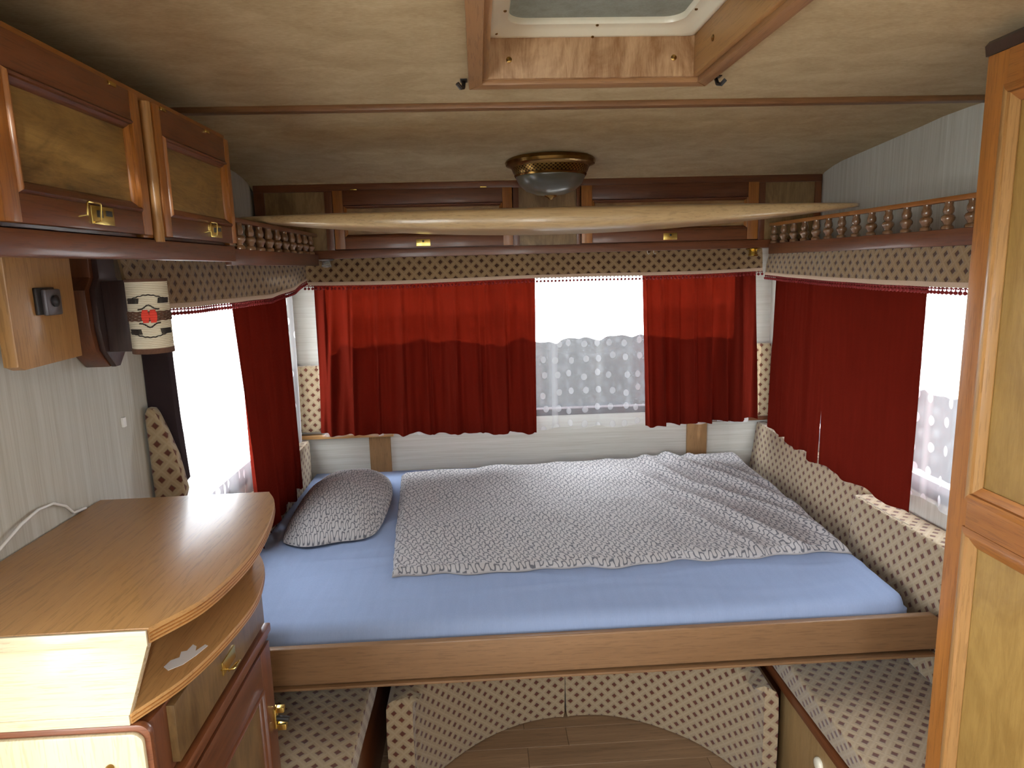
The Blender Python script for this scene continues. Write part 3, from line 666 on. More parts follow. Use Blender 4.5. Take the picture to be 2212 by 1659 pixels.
# end wrap of the left valance (turns to the wall behind the wall lamp)
# ================================================================== CURTAINS
def curtain(name, label, TL, TR, BR, BL, out, waves, amp, mat, cat='curtain', seed=0, scal=.004, full=1.25, nu=140, nv=36, group=None, amp_top=.5, flare=0.0, ph=None, hem=True):
    rnd = random.Random(seed); TL, TR, BR, BL, out = map(Vector, (TL, TR, BR, BL, out)); m = MB()
    comps = [(waves*rnd.uniform(.8, 1.2), rnd.uniform(0, 6.28), 1.0), (waves*1.9*rnd.uniform(.85, 1.15), rnd.uniform(0, 6.28), .45), (waves*.45, rnd.uniform(0, 6.28), .6), (waves*3.3, rnd.uniform(0, 6.28), .18)]
    W_ = (TR-TL).length; H_ = (BL-TL).length
    def wv(s, t):
        w = 0
        for k, (f, p_, a) in enumerate(comps): w += a*math.sin(2*math.pi*f*(s+.03*t*math.sin(3*s+p_))+p_+t*.5*k)
        return w
    def fn(s, t):
        p = TL.lerp(TR, s).lerp(BL.lerp(BR, s), t); a = amp*(amp_top+(1-amp_top)*min(1, t*1.6))
        w = wv(s, t)
        q = p+out*(a*w+flare*t*t)
        q += (TR-TL).normalized()*a*.5*math.cos(2*math.pi*comps[0][0]*s+comps[0][1])
        if t > .9: q.z += scal*math.sin(2*math.pi*waves*.7*s+seed)*(t-.9)*10
        return q
    m.grid(fn, nu, nv, lambda s, t: (s*W_*full, (1-t)*H_))
    o = m.build(name, mat, None, 180, recalc=False)
    return tag(o, label, cat, group)
curtain('curtain', 'wide red curtain on the left half of the rear window', (-.685, 2.862, 1.60), (.243, 2.862, 1.60), (.238, 2.855, .878), (-.708, 2.850, .905), (0, -1, 0), 10, .017, 'red', seed=1, nu=240, full=1.15)
curtain('curtain', 'red curtain on the right half of the rear window', (.692, 2.862, 1.60), (1.180, 2.862, 1.60), (1.205, 2.850, .905), (.705, 2.850, .888), (0, -1, 0), 6, .017, 'red', seed=2, nu=160)
curtain('sheer_curtain', 'white dotted sheer curtain in the gap of the rear window', (-.69, 2.905, 1.60), (1.175, 2.905, 1.60), (1.19, 2.90, .884), (-.70, 2.90, .884), (0, -1, 0), 15, .006, 'sheer', cat='sheer curtain', seed=3, nu=320, nv=20, scal=.006)
curtain('curtain', 'red curtain hanging at the left window beside the pillow', (-.752, 2.07, 1.56), (-.752, 2.68, 1.56), (-.744, 2.665, .745), (-.744, 2.11, .718), (1, 0, 0), 6, .010, 'red_lined', seed=4, nu=160, scal=.012)
curtain('sheer_curtain', 'white dotted sheer curtain over the left window', (-.790, 1.755, 1.56), (-.790, 2.895, 1.56), (-.790, 2.88, .875), (-.788, 1.75, .875), (1, 0, 0), 8, .007, 'sheer_side', cat='sheer curtain', seed=5, nu=200, nv=20)
curtain('curtain', 'dark red curtain on the right window, the narrower one in the rear corner', (1.222, 2.745, 1.56), (1.222, 2.33, 1.56), (1.212, 2.310, .856), (1.215, 2.765, .895), (-1, 0, 0), 4.5, .008, 'red_lined', seed=6, nu=120, scal=.009)
curtain('curtain', 'flat dark red curtain on the right window, nearer and wider one', (1.220, 2.32, 1.56), (1.220, 1.793, 1.56), (1.200, 1.768, .872), (1.208, 2.290, .863), (-1, 0, 0), 3, .004, 'red_lined', seed=7, nu=120, scal=.006)
curtain('sheer_curtain', 'white dotted sheer curtain over the right window next to the wardrobe', (1.272, 2.82, 1.56), (1.272, 1.42, 1.56), (1.268, 1.42, .898), (1.268, 2.82, .895), (-1, 0, 0), 10, .007, 'sheer_side', cat='sheer curtain', seed=8, nu=220, nv=20)

# ================================================================== CORNER PADS, JAMB
tag(MB().box((-.803, 2.915, .90), (-.704, 2.957, 1.196), .012, 3).build('corner_pad', 'fabric', None, 50), 'narrow quilted pad on the rear wall left of the wide red curtain', 'wall pad', 'quilted pads on the rear wall')
tag(MB().box((1.19, 2.915, .90), (1.296, 2.957, 1.232), .012, 3).build('corner_pad', 'fabric', None, 50), 'narrow quilted pad on the rear wall in the right corner', 'wall pad', 'quilted pads on the rear wall')
struct(MB().prism([(-.809, 1.635, 1.02), (-.738, 1.635, 1.10), (-.745, 1.635, 1.26), (-.750, 1.635, 1.59), (-.809, 1.635, 1.59)], (0, .03, 0), .004).build('window_jamb', 'jamb', None, 40))
pad = [(-.802, 1.60, 1.060), (-.735, 1.60, 1.060), (-.727, 1.60, 1.085), (-.740, 1.60, 1.17), (-.760, 1.60, 1.235), (-.775, 1.60, 1.275), (-.782, 1.60, 1.288), (-.795, 1.60, 1.290), (-.803, 1.60, 1.275)]
tag(MB().prism(pad, (0, .030, 0), .008, 3).build('armrest_pad', 'fabric', None, 60), 'wedge-shaped quilted pad on the left wall behind the worktop', 'wall pad')

# ================================================================== RIGHT BACK CUSHIONS
def cushion(name, label, pts, mat='fabric', bev=.022, cat='cushion', group=None, sag=.006, seed=0):
    m = MB(); m.hexa(pts)
    bmesh.ops.subdivide_edges(m.bm, edges=m.bm.edges[:], cuts=9, use_grid_fill=True)
    m.bm.verts.ensure_lookup_table()
    c = sum((Vector(p) for p in pts), Vector())/8
    bmesh.ops.recalc_face_normals(m.bm, faces=m.bm.faces[:])
    # sharp outer edges rounded by shrinking the outermost rows
    mn = Vector([min(p[i] for p in pts) for i in range(3)]); mx = Vector([max(p[i] for p in pts) for i in range(3)])
    eb = [e for e in m.bm.edges if len(e.link_faces) == 2 and e.calc_face_angle(0) > .6]
    bmesh.ops.bevel(m.bm, geom=eb, offset=bev, segments=4, affect='EDGES', profile=.5, clamp_overlap=True)
    for v in m.bm.verts:
        n = mnoise.noise(v.co*5+Vector((seed, 0, 0)))*sag; v.co += v.normal*n
    return tag(m.build(name, mat, None, 180), label, cat, group)
def bx8(x0, x1, y0, y1, z0, z1): return [(x0,y0,z0),(x1,y0,z0),(x1,y1,z0),(x0,y1,z0),(x0,y0,z1),(x1,y0,z1),(x1,y1,z1),(x0,y1,z1)]
G = 'quilted backrests along the right wall'
cushion('back_cushion', 'quilted backrest cushion against the right wall, the shaded one in the rear corner', [(1.190, 2.065, .46), (1.292, 2.065, .46), (1.292, 2.95, .46), (1.190, 2.95, .46), (1.242, 2.065, .852), (1.292, 2.065, .852), (1.292, 2.95, .868), (1.252, 2.95, .868)], group=G, bev=.008, seed=1)
cushion('back_cushion', 'quilted backrest cushion against the right wall, the sunlit nearer one by the wardrobe', [(1.180, 1.215, .46), (1.292, 1.215, .46), (1.292, 2.055, .46), (1.180, 2.055, .46), (1.205, 1.215, .842), (1.292, 1.215, .842), (1.292, 2.055, .832), (1.205, 2.055, .832)], group=G, bev=.02, seed=2)
cushion('back_cushion', 'quilted backrest cushion against the left wall, behind the red curtain', bx8(-.802, -.765, 1.42, 2.90, .46, .868), bev=.010, seed=3)

# ================================================================== BED
BD = thing('bed', 'raised bed base with a long light brown front board', 'bed', (.2, 2.2, .56))
m = MB(); m.prism([(-.75, 1.592, .566), (1.176, 1.592, .574), (1.180, 1.592, .582), (1.172, 1.592, .664), (1.160, 1.592, .672), (-.75, 1.592, .668)], (0, -.020, 0), .004, 3); m.build('front_board', 'tan_x', BD, 50)
box('front_lip', (-.75, 1.560, .560), (1.165, 1.592, .567), 'tan_x', BD, .002)
box('base_panel', (-.75, 1.593, .570), (1.150, 2.93, .586), 'tan_x', BD)
MX0, MX1, MY0, MY1, MZ0, MZ1 = -.755, 1.135, 1.600, 2.955, .587, .700
def mat_top(x, y):       # x measured before the widening towards the rear
    rnd = .045; fx = max(0, 1-(MX1-x)/rnd); fy = max(0, 1-(y-MY0)/rnd); d = min(1, math.hypot(fx, fy)); z = MZ1-rnd*(1-math.sqrt(max(0, 1-d*d)))
    w = .0030*mnoise.noise(Vector((x*2.2, y*6, 1)))+.0018*mnoise.noise(Vector((x*7, y*17, 4)))
    ridge = .0045*math.exp(-((y-1.98-.12*math.sin(x*2.2+.5))/.014)**2)*math.exp(-((x+.45)/.25)**2)+.004*math.exp(-((y-1.80-.1*(x-.3))/.012)**2)*math.exp(-((x-.2)/.5)**2)
    for cx_, cy_, ang, ln_, wd_, h_ in ((-.30, 2.10, .35, .22, .012, .004), (-.42, 2.02, .25, .25, .010, .0035), (-.25, 1.90, .15, .30, .014, .004), (.25, 1.83, -.05, .5, .012, .003), (.85, 1.84, .1, .35, .012, .0035), (-.33, 2.35, 1.2, .18, .012, .004), (-.35, 1.76, .1, .3, .02, .003), (.6, 1.72, .03, .5, .018, .0025)):
        a_ = (x-cx_)*math.cos(ang)+(y-cy_)*math.sin(ang); b_ = -(x-cx_)*math.sin(ang)+(y-cy_)*math.cos(ang)
        ridge += h_*math.exp(-(a_/ln_)**2-((b_+.03*math.sin(a_*8))/wd_)**2)
    return z+w*(1 if d < .8 else .2)+ridge
def mattress():
    x0, x1, y0, y1, z0, z1 = MX0, MX1, MY0, MY1, MZ0, MZ1; m = MB(); top = mat_top
    NXg, NYg = 190, 130
    def xs(u): return lerp(x0, x1, u)
    def fn(u, v):
        x = lerp(x0, x1+.045*0, u); y = lerp(y0, y1, v)
        # right side widens towards the rear
        x = x0+(x-x0)*((x1+.04*v-x0)/(x1-x0))
        xr = x0+(x-x0)*((x1-x0)/(x1+.04*v-x0))
        # round the front right corner in plan
        yt = y; k = max(0, (xr-(x1-.10))/.10); y += .045*k**3*(1-v)**6
        return (x, y, top(xr, yt))
    g = m.grid(fn, NXg, NYg, lambda u, v: (u*1.9, v*1.35))
    for j in (0, NYg):
        pass
    bot = {}
    def b(i, j):
        if (i, j) not in bot:
            c = g[i][j].co; bot[(i, j)] = m.bm.verts.new((c.x, c.y, z0))
        return bot[(i, j)]
    for i in range(NXg): m.bm.faces.new((g[i+1][0], g[i][0], b(i, 0), b(i+1, 0))); m.bm.faces.new((g[i][NYg], g[i+1][NYg], b(i+1, NYg), b(i, NYg)))
    for j in range(NYg): m.bm.faces.new((g[0][j], g[0][j+1], b(0, j+1), b(0, j))); m.bm.faces.new((g[NXg][j+1], g[NXg][j], b(NXg, j), b(NXg, j+1)))
    m.bm.faces.new([b(0, 0), b(0, NYg), b(NXg, NYg), b(NXg, 0)])
    return tag(m.build('mattress', 'blue', None, 50), 'mattress under a light blue fitted sheet', 'mattress')
mattress()
tag(MB().lathe([(.0035, 0), (.0035, .0015), (0, .003)], (-.245, 1.632, .692), 'z', 8).build('crumb', 'rubber'), 'tiny dark speck near the front edge of the blue sheet', 'speck')

def duvet():
    m = MB(); NU, NV = 260, 170
    A, B, C, D_ = Vector((-.285, 1.872, 0)), Vector((1.118, 1.905, 0)), Vector((1.163, 2.93, 0)), Vector((-.365, 2.85, 0))
    def ridge(d, w): return math.exp(-(d/w)**2)
    def pos(u, v):
        p = A.lerp(B, u).lerp(D_.lerp(C, u), v)
        wig = .010*mnoise.noise(Vector((u*9, v*9, 3)))
        if v < .02: p.y += .007*math.sin(u*23)+.006*math.sin(u*61+1)
        edge = min(u/.018, (1-u)/.03, v/.028, (1-v)/.03, 1.0)
        h = .011*(1-(1-max(0, edge))**2)
        h += .006*sm(min(1, v*3))*sm(min(1, u*4))
        n = .008*mnoise.noise(Vector((p.x*4, p.y*5, 0)))+.0045*mnoise.noise(Vector((p.x*11+p.y*7, p.y*9-p.x*4, 5)))+.002*mnoise.noise(Vector((p.x*28, p.y*24, 9)))
        # diagonal folds on the right part
        q = 1-abs(min(1, max(0, (u-.48)/.52))-1)
        k = sm(min(1, max(0, (u-.5)/.35)))
        d = (p.x-.62)*.93+(p.y-2.45)*.42
        n += k*(.020*ridge(d-.10, .028)+.016*ridge(d-.24+.03*math.sin(p.y*8), .022)+.022*ridge(d-.36, .032)+.012*ridge(d-.46, .02)+.010*ridge(d+.02, .02))
        n += .008*math.sin(p.x*26+p.y*9)*.25*sm(min(1, v*2))
        n += .010*ridge(p.y-2.22-.04*math.sin(p.x*4), .06)*math.exp(-((u-.15)/.2)**2)
        e2 = max(0.0, min(1, edge*1.1))
        vv = min(1, max(0, (p.y-MY0)/(MY1-MY0))); px_ = p.x+wig*.5; py_ = p.y+wig*(1 if v < .98 else 0)
        xr = MX0+(px_-MX0)*((MX1-MX0)/(MX1+.04*vv-MX0)); base = mat_top(min(xr, MX1), py_)
        return Vector((px_, py_, base+.0065+h+max(-.004, (n+.006)*e2+.010*sm(v)*e2)))
    g = m.grid(pos, NU, NV, lambda u, v: (u*1.45, v*1.0))
    def low(vt):
        c = vt.co
        vv = min(1, max(0, (c.y-MY0)/(MY1-MY0))); xr = MX0+(c.x-MX0)*((MX1-MX0)/(MX1+.04*vv-MX0)); return m.bm.verts.new((c.x, c.y, mat_top(min(xr, MX1), c.y)+.0015))
    ring = [g[i][0] for i in range(NU)]+[g[NU][j] for j in range(NV)]+[g[i][NV] for i in range(NU, 0, -1)]+[g[0][j] for j in range(NV, 0, -1)]
    lo = [low(v) for v in ring]; n = len(ring)
    for i in range(n): m.bm.faces.new((ring[(i+1) % n], ring[i], lo[i], lo[(i+1) % n]))
    return tag(m.build('duvet', 'squiggle', None, 180), 'thin duvet with a grey squiggle pattern spread over the bed', 'duvet')
duvet()
def pillow():
    m = MB(); NU, NV = 90, 90
    P0, P1, P2, P3 = Vector((-.712, 2.10, 0)), Vector((-.352, 2.16, 0)), Vector((-.392, 2.88, 0)), Vector((-.712, 2.86, 0))
    def base(u, v):
        # superellipse-like outline with drawn-out corners
        a, b = 2*u-1, 2*v-1; ax = a*(1-.17*b**4)*(1+.05*math.sin(b*4+1)*.5); by = b*(1-.13*a**4)+.02*math.sin(a*5)
        u2, v2 = (ax+1)/2, (by+1)/2
        return P0.lerp(P1, u2).lerp(P3.lerp(P2, u2), v2)
    def prof(u, v): a, b = abs(2*u-1), abs(2*v-1); return max(0, (1-a**2.4))**.8*max(0, (1-b**2.2))**.72
    def topf(u, v):
        p = base(u, v); k = prof(u, v); n = .010*mnoise.noise(Vector((p.x*9, p.y*9, 2)))+.005*mnoise.noise(Vector((p.x*22, p.y*16, 7)))
        n += .008*math.exp(-((p.y-2.42+.2*(p.x+.5))/.02)**2)*k+.007*math.exp(-((p.y-2.58-.15*(p.x+.5))/.02)**2)*k
        return (p.x, p.y, .7110+.115*k*(1+.12*math.sin(v*5+1))+n*k)
    g = m.grid(topf, NU, NV, lambda u, v: (u*.48, v*.68))
    g2 = m.grid(lambda u, v: (base(u, v).x, base(u, v).y, .7095), NU, NV, lambda u, v: (u*.48, v*.68))
    for i in range(NU):
        m.bm.faces.new((g[i][0], g[i+1][0], g2[i+1][0], g2[i][0])); m.bm.faces.new((g[i][NV], g[i+1][NV], g2[i+1][NV], g2[i][NV]))
    for j in range(NV):
        m.bm.faces.new((g[0][j], g[0][j+1], g2[0][j+1], g2[0][j])); m.bm.faces.new((g[NU][j], g[NU][j+1], g2[NU][j+1], g2[NU][j]))
    return tag(m.build('pillow', 'squiggle', None, 180), 'soft pillow with a grey squiggle pattern at the left end of the bed', 'pillow')
pillow()

# ================================================================== SEATS UNDER THE BED
SL = thing('left_bench', 'left bench box under the near quilted seat cushion', 'bench', (-.58, 2.0, 0)); SL.name = 'bench'
box('base', (XL+.002, 1.325, .004), (-.372, 2.93, .326), 'mahogany_y', SL)
cushion('seat_cushion', 'quilted seat cushion on the left bench beside the cabinet', [(-.805, 1.335, .334), (-.352, 1.335, .334), (-.352, 2.92, .334), (-.805, 2.92, .334), (-.805, 1.335, .452), (-.338, 1.335, .452), (-.338, 2.92, .452), (-.805, 2.92, .452)], bev=.028, seed=5, group='quilted bench seat cushions')
SR = thing('right_bench', 'right bench box with a pale front panel under its brown edge', 'bench', (1.08, 2.0, 0)); SR.name = 'bench'
box('base', (.888, 1.208, .004), (XR-.002, 2.93, .345), 'mahogany_y', SR)
box('front_panel', (.878, 1.208, .01), (.888, 1.82, .325), 'pale_z', SR)
box('edge_rail', (.866, 1.208, .322), (.888, 2.90, .352), 'mahogany_y', SR, .003)
MB().lathe([(.018, 0), (.019, -.004), (.016, -.010), (.010, -.012), (0, -.0125)], (.878, 1.575, .250), 'x', 24).build('round_knob', 'ivory', SR, 50)
cushion('seat_cushion', 'quilted seat cushion on the right bench next to the wardrobe', [(.868, 1.208, .357), (1.292, 1.208, .357), (1.292, 2.92, .357), (.868, 2.92, .357), (.850, 1.208, .452), (1.292, 1.208, .452), (1.292, 2.92, .452), (.850, 2.92, .452)], bev=.024, seed=6, group='quilted bench seat cushions')
# curved rear cushions standing on the floor
arc = [(-.238, 1.80), (-.232, 1.84), (-.205, 1.893), (-.160, 1.948), (-.087, 2.022), (0, 2.088), (.104, 2.136), (.18, 2.153), (.254, 2.158), (.262, 2.159), (.33, 2.160), (.392, 2.156), (.47, 2.132), (.546, 2.094), (.657, 2.014), (.724, 1.930), (.776, 1.840), (.800, 1.755)]
def curved_cushion(label, pts, xouter, sgn, seed):
    # pts: arc plan points from outer end to the centre seam
    m = MB(); H = .352; ul = m.bm.loops.layers.uv.new('UVMap'); m.uvl = ul
    # densify
    P_ = [Vector((x, y, 0)) for x, y in pts]; dens = []
    for a, b in zip(P_, P_[1:]):
        for k in range(5): dens.append(a.lerp(b, k/5))
    dens.append(P_[-1])
    for _ in range(8):
        dens = [dens[0]]+[(dens[i-1]+dens[i]*2+dens[i+1])/4 for i in range(1, len(dens)-1)]+[dens[-1]]
    yend = dens[0].y
    outer = Vector((xouter, yend, 0)); backo = Vector((xouter, 2.90, 0)); backc = Vector((dens[-1].x, 2.90, 0))
    loop = [outer]+dens+[backc, backo]; L = [0]
    for a, b in zip(loop, loop[1:]): L.append(L[-1]+(b-a).length)
    zs = [(0.004, -.004), (.02, 0), (.12, .003), (.24, .003), (.325, 0), (.343, -.006), (H, -.020)]
    n = len(loop); cen = Vector(((xouter+dens[-1].x)/2, 2.5, 0)); rows = []
    for z, off in zs:
        row = []
        for i, p in enumerate(loop):
            a, b = loop[i-1], loop[(i+1) % n]; tdir = (b-a).normalized(); nr = Vector((tdir.y, -tdir.x, 0))
            if (p+nr*.01-cen).length < (p-cen).length and i < n-2: nr = -nr
            row.append(m.bm.verts.new(p+nr*off+Vector((0, 0, z))))
        rows.append(row)
    for k in range(len(zs)-1):
        for i in range(n-1):
            f = m.bm.faces.new((rows[k][i], rows[k][i+1], rows[k+1][i+1], rows[k+1][i]))
            for l, (ii, kk) in zip(f.loops, ((i, k), (i+1, k), (i+1, k+1), (i, k+1))): l[ul].uv = (L[ii]*sgn, zs[kk][0])
        m.bm.faces.new((rows[k][n-1], rows[k][0], rows[k+1][0], rows[k+1][n-1]))
    f = m.bm.faces.new(rows[-1])
    for l in f.loops: l[ul].uv = (l.vert.co.x, l.vert.co.y)
    m.bm.faces.new(list(reversed(rows[0])))
    return tag(m.build('curved_cushion', 'fabric', None, 50), label, 'cushion', 'curved quilted cushions under the bed')
curved_cushion('curved quilted cushion under the bed, left of the dark seam', arc[:9], -.314, 1, 1)
curved_cushion('curved quilted cushion under the bed, right of the dark seam', list(reversed(arc[9:])), .842, -1, 2)

# ================================================================== KITCHEN UNIT (left foreground)
KB = thing('kitchen_cabinet', 'brown wooden cabinet with curved top in the left foreground', 'cabinet', (-.64, 1.1, 0))
body = [(XL+.002, .862), (-.478, .862), (-.474, .90), (-.474, 1.312), (XL+.002, 1.318)]
MB().prism([(x, y, .01) for x, y in body], (0, 0, .980), .002).build('carcase', 'mahogany_z', KB, 40)
P = Plane3((-.474, 0, 0), (0, 1, 0), (1, 0, 0))
P.slab(.905, 1.300, .893, .985, 0, .012).build('drawer_front', 'burl_dark', KB, 40)
P.slab(.875, 1.318, .866, .884, 0, .018, .004).build('ledge_moulding', 'mahogany_y', KB, 40)
P.slab(.875, 1.318, .850, .866, 0, .010, .002).build('ledge_rail', 'mahogany_y', KB, 40)
kd = panel_door(P, .885, 1.310, .12, .848, .055, .075, .07, 0, .014, KB, 'door', 'mahogany_z', 'mahogany_y', 'burl_dark', .012)
u = 1.08; v = .930
P.slab(u-.004, u+.055, v-.011, v+.013, .012, .0142, .0006).build('handle_plate', 'brass', KB, 40)
m = MB(); m.tube([P(u-.008, v+.003, .012), P(u-.008, v+.004, .034), P(u-.006, v+.006, .036), P(u+.016, v+.006, .036), P(u+.018, v+.004, .034), P(u+.018, v-.016, .014)], .0013, 6); m.build('handle_bail', 'brass', KB, 50)
m = MB(); P.slab(1.290, 1.309, .655, .700, .013, .020, .002, m); P.slab(1.293, 1.306, .650, .664, .020, .038, .002, m); P.slab(1.293, 1.306, .690, .702, .020, .036, .002, m); m.build('brass_latch', 'brass', kd, 40)
m = MB(); m.tube([P(1.299, .675, .018), P(1.299, .672, .044)], .006, 10); m.build('latch_knob', 'black_metal', kd, 50)
# pale drawer front with rounded corner, facing the viewer
def rr2(x0, x1, z0, z1, r, y, n=6):
    pts = []
    for cx_, cz_, a0 in ((x1-r, z1-r, 0), (x0+r, z1-r, 90), (x0+r, z0+r, 180), (x1-r, z0+r, 270)):
        for i in range(n+1): a = math.radians(a0+90*i/n); pts.append((cx_+r*math.cos(a), y, cz_+r*math.sin(a)))
    return pts
MB().prism(rr2(XL+.01, -.470, .60, .996, .018, .8618), (0, -.012, 0), .004, 2).build('appliance_surround', 'mahogany_x', KB, 40)
MB().prism(rr2(XL+.016, -.477, .61, .988, .016, .8500), (0, -.008, 0), .003, 2).build('pale_front_panel', 'drawer_pale', KB, 40)
m = MB(); m.lathe([(.005, 0), (.006, -.004), (.0045, -.008), (0, -.009)], (-.524, .842, .940), 'y', 14); m.build('round_knob', 'dark_brass', KB, 50)

WT = thing('worktop', 'raised honey-coloured worktop with curved edge and open shelf below', 'worktop', (-.62, 1.1, 1.0))
top = [(XL+.004, .842), (-.452, .846)]
ctrl = [(-.452, .846), (-.410, .930), (-.394, 1.065), (-.404, 1.20), (-.430, 1.33), (-.460, 1.397)]
def catmull(c, n=10):
    o = []; q = [Vector((2*c[0][0]-c[1][0], 2*c[0][1]-c[1][1]))]+[Vector(p) for p in c]+[Vector((2*c[-1][0]-c[-2][0], 2*c[-1][1]-c[-2][1]))]
    for i in range(1, len(q)-2):
        for k in range(n):
            t = k/n; o.append(.5*((2*q[i])+(-q[i-1]+q[i+1])*t+(2*q[i-1]-5*q[i]+4*q[i+1]-q[i+2])*t*t+(-q[i-1]+3*q[i]-3*q[i+1]+q[i+2])*t**3))
    o.append(q[-2]); return [(p.x, p.y) for p in o]
outl = [(XL+.004, .842)]+catmull(ctrl)+[(XL+.004, 1.388)]
MB().prism([(x, y, 1.118) for x, y in outl], (0, 0, .0225), .0015).build('top_board', 'counter', WT, 40)
# plywood layers showing on the edge
cen = Vector((-.65, 1.1))
for k, z in enumerate((1.1225, 1.1275, 1.1325)):
    pts = catmull(ctrl); m = MB(); rr = []
    for x, y in pts: d = (Vector((x, y))-cen).normalized(); rr.append((x+d.x*.0006, y+d.y*.0006, x-d.x*.004, y-d.y*.004))
    a = [[m.bm.verts.new((r[0], r[1], z+h)) for r in rr] for h in (-.0009, .0009)]
    for i in range(len(rr)-1): m.bm.faces.new((a[0][i], a[0][i+1], a[1][i+1], a[1][i]))
    b_ = [[m.bm.verts.new((r[2], r[3], z+h)) for r in rr] for h in (-.0009, .0009)]
    for i in range(len(rr)-1): m.bm.faces.new((b_[0][i], a[0][i], a[0][i+1], b_[0][i+1])); m.bm.faces.new((b_[1][i], a[1][i], a[1][i+1], b_[1][i+1]))
    m.build('ply_layer', 'amber_y', WT, 60)
sctrl = [(-.492, .850), (-.452, .935), (-.430, 1.05), (-.425, 1.17), (-.452, 1.30), (-.500, 1.40)]
sout = [(XL+.004, .850)]+catmull(sctrl)+[(XL+.004, 1.400)]
MB().prism([(x, y, .998) for x, y in sout], (0, 0, .016), .0015).build('shelf_board', 'counter', WT, 40)
for z in (1.0025, 1.008):
    pts = catmull(sctrl); m = MB(); a = []
    for h in (-.0008, .0008): a.append([m.bm.verts.new((x+(Vector((x, y))-cen).normalized().x*.0006, y+(Vector((x, y))-cen).normalized().y*.0006, z+h)) for x, y in pts])
    b_ = [m.bm.verts.new((x-.004, y, z)) for x, y in pts]
    for i in range(len(pts)-1):
        m.bm.faces.new((a[0][i], a[0][i+1], a[1][i+1], a[1][i])); m.bm.faces.new((b_[i], a[0][i], a[0][i+1], b_[i+1])); m.bm.faces.new((b_[i], a[1][i], a[1][i+1], b_[i+1]))
    m.build('ply_layer', 'amber_y', WT, 60)
MB().prism([(XL+.004, .846, 1.014), (-.492, .846, 1.014), (-.456, .846, 1.118), (XL+.004, .846, 1.118)], (0, .015, 0), .001).build('front_board', 'ply_front', WT, 40)
box('front_edging', (XL+.004, .8385, 1.1185), (-.4525, .8425, 1.1400), 'ply_front', WT, .0008); box('lower_edging', (XL+.004, .8465, .9985), (-.4935, .8500, 1.0135), 'ply_front', WT, .0008)
box('inner_back', (-.72, .862, 1.014), (-.71, 1.36, 1.118), 'honey_y', WT); box('inner_end', (XL+.004, 1.36, 1.014), (-.50, 1.372, 1.118), 'mahogany_x', WT)
# torn white paper remnant on the lower shelf
pp = [(-.497, .958), (-.486, .948), (-.470, .962), (-.460, .985), (-.452, 1.012), (-.458, 1.016), (-.466, .998), (-.470, 1.012), (-.478, 1.018), (-.480, 1.000), (-.488, .998), (-.484, .982), (-.494, .975)]
tag(MB().prism([(x, y, 1.0142) for x, y in pp], (0, 0, .0006)).build('paper_scrap', 'white'), 'torn white paper scrap stuck on the open shelf of the worktop', 'paper')

# ================================================================== LEFT WALL ITEMS
FB = thing('folding_bracket', 'square brown wooden block with a dark latch hanging on the left wall', 'wooden block', (-.75, 1.18, 1.457))
m = MB(); m.prism([(-.732, 1.093, 1.462), (-.732, 1.110, 1.455), (-.732, 1.268, 1.458), (-.732, 1.268, 1.648), (-.732, 1.093, 1.648)], (-.024, 0, 0), .003); m.build('board', 'honey_z', FB, 40)
box('latch', (-.732, 1.152, 1.540), (-.726, 1.202, 1.585), 'black_metal', FB, .002)
box('latch_plate', (-.727, 1.164, 1.538), (-.718, 1.206, 1.582), 'latch_grey', FB, .004)
MB().lathe([(.010, 0), (.010, .003), (.006, .005), (0, .0055)], (-.718, 1.185, 1.562), 'x', 18).build('latch_button', 'rubber', FB, 40)
MB().lathe([(.010, -.056), (.010, 0), ], (-.754, 1.105, 1.545), 'x', 16).build('dowel', 'honey_z', FB, 40)
box('backing_block', (XL+.001, 1.12, 1.58), (-.757, 1.25, 1.62), 'mahogany_y', FB)

WL = thing('wall_lamp', 'dark wooden wall lamp with a cream yarn shade and red embroidered motif', 'wall lamp', (-.75, 1.40, 1.42))
# carved back plate on the wall, seen nearly edge on
pl = [(1.375, 1.648), (1.375, 1.60), (1.350, 1.575), (1.352, 1.50), (1.362, 1.455), (1.405, 1.418), (1.425, 1.418), (1.470, 1.455), (1.480, 1.50), (1.480, 1.575), (1.455, 1.60), (1.455, 1.648)]
MB().prism([(XL+.001, y, z) for y, z in pl], (.050, 0, 0), .003).build('back_plate', 'mahogany_z', WL, 40)
MB().prism([(-.759, y*.8+1.415*.2, z) for y, z in pl], (.012, 0, 0), .003).build('front_plate', 'dark_brown', WL, 40)
box('arm_box', (-.747, 1.385, 1.450), (-.690, 1.432, 1.592), 'dark_brown', WL, .003)
sx_, sy_ = -.640, 1.345; r0 = .0365
MB().tube([(-.70, 1.41, 1.525), (sx_, sy_, 1.525)], .007, 10).build('arm', 'dark_brown', WL, 50)
def cyl_ring(z0, z1, r, n=40, wall=.002, c=(sx_, sy_)): return MB().lathe([(r-wall, z0), (r, z0), (r, z1), (r-wall, z1), (r-wall, z0)], (c[0], c[1], 0), 'z', n)
cyl_ring(1.461, 1.590, r0).build('lamp_shade', 'yarn', WL, 40)
cyl_ring(1.589, 1.594, r0+.0008).build('top_ring', 'thread_brown', WL, 40)
cyl_ring(1.452, 1.462, r0+.0008).build('bottom_ring', 'thread_brown', WL, 40)
MB().lathe([(0, 1.500), (.010, 1.500), (.010, 1.535), (.014, 1.55), (.012, 1.57), (0, 1.575)], (sx_, sy_, 0), 'z', 14).build('bulb', 'white', WL, 60)
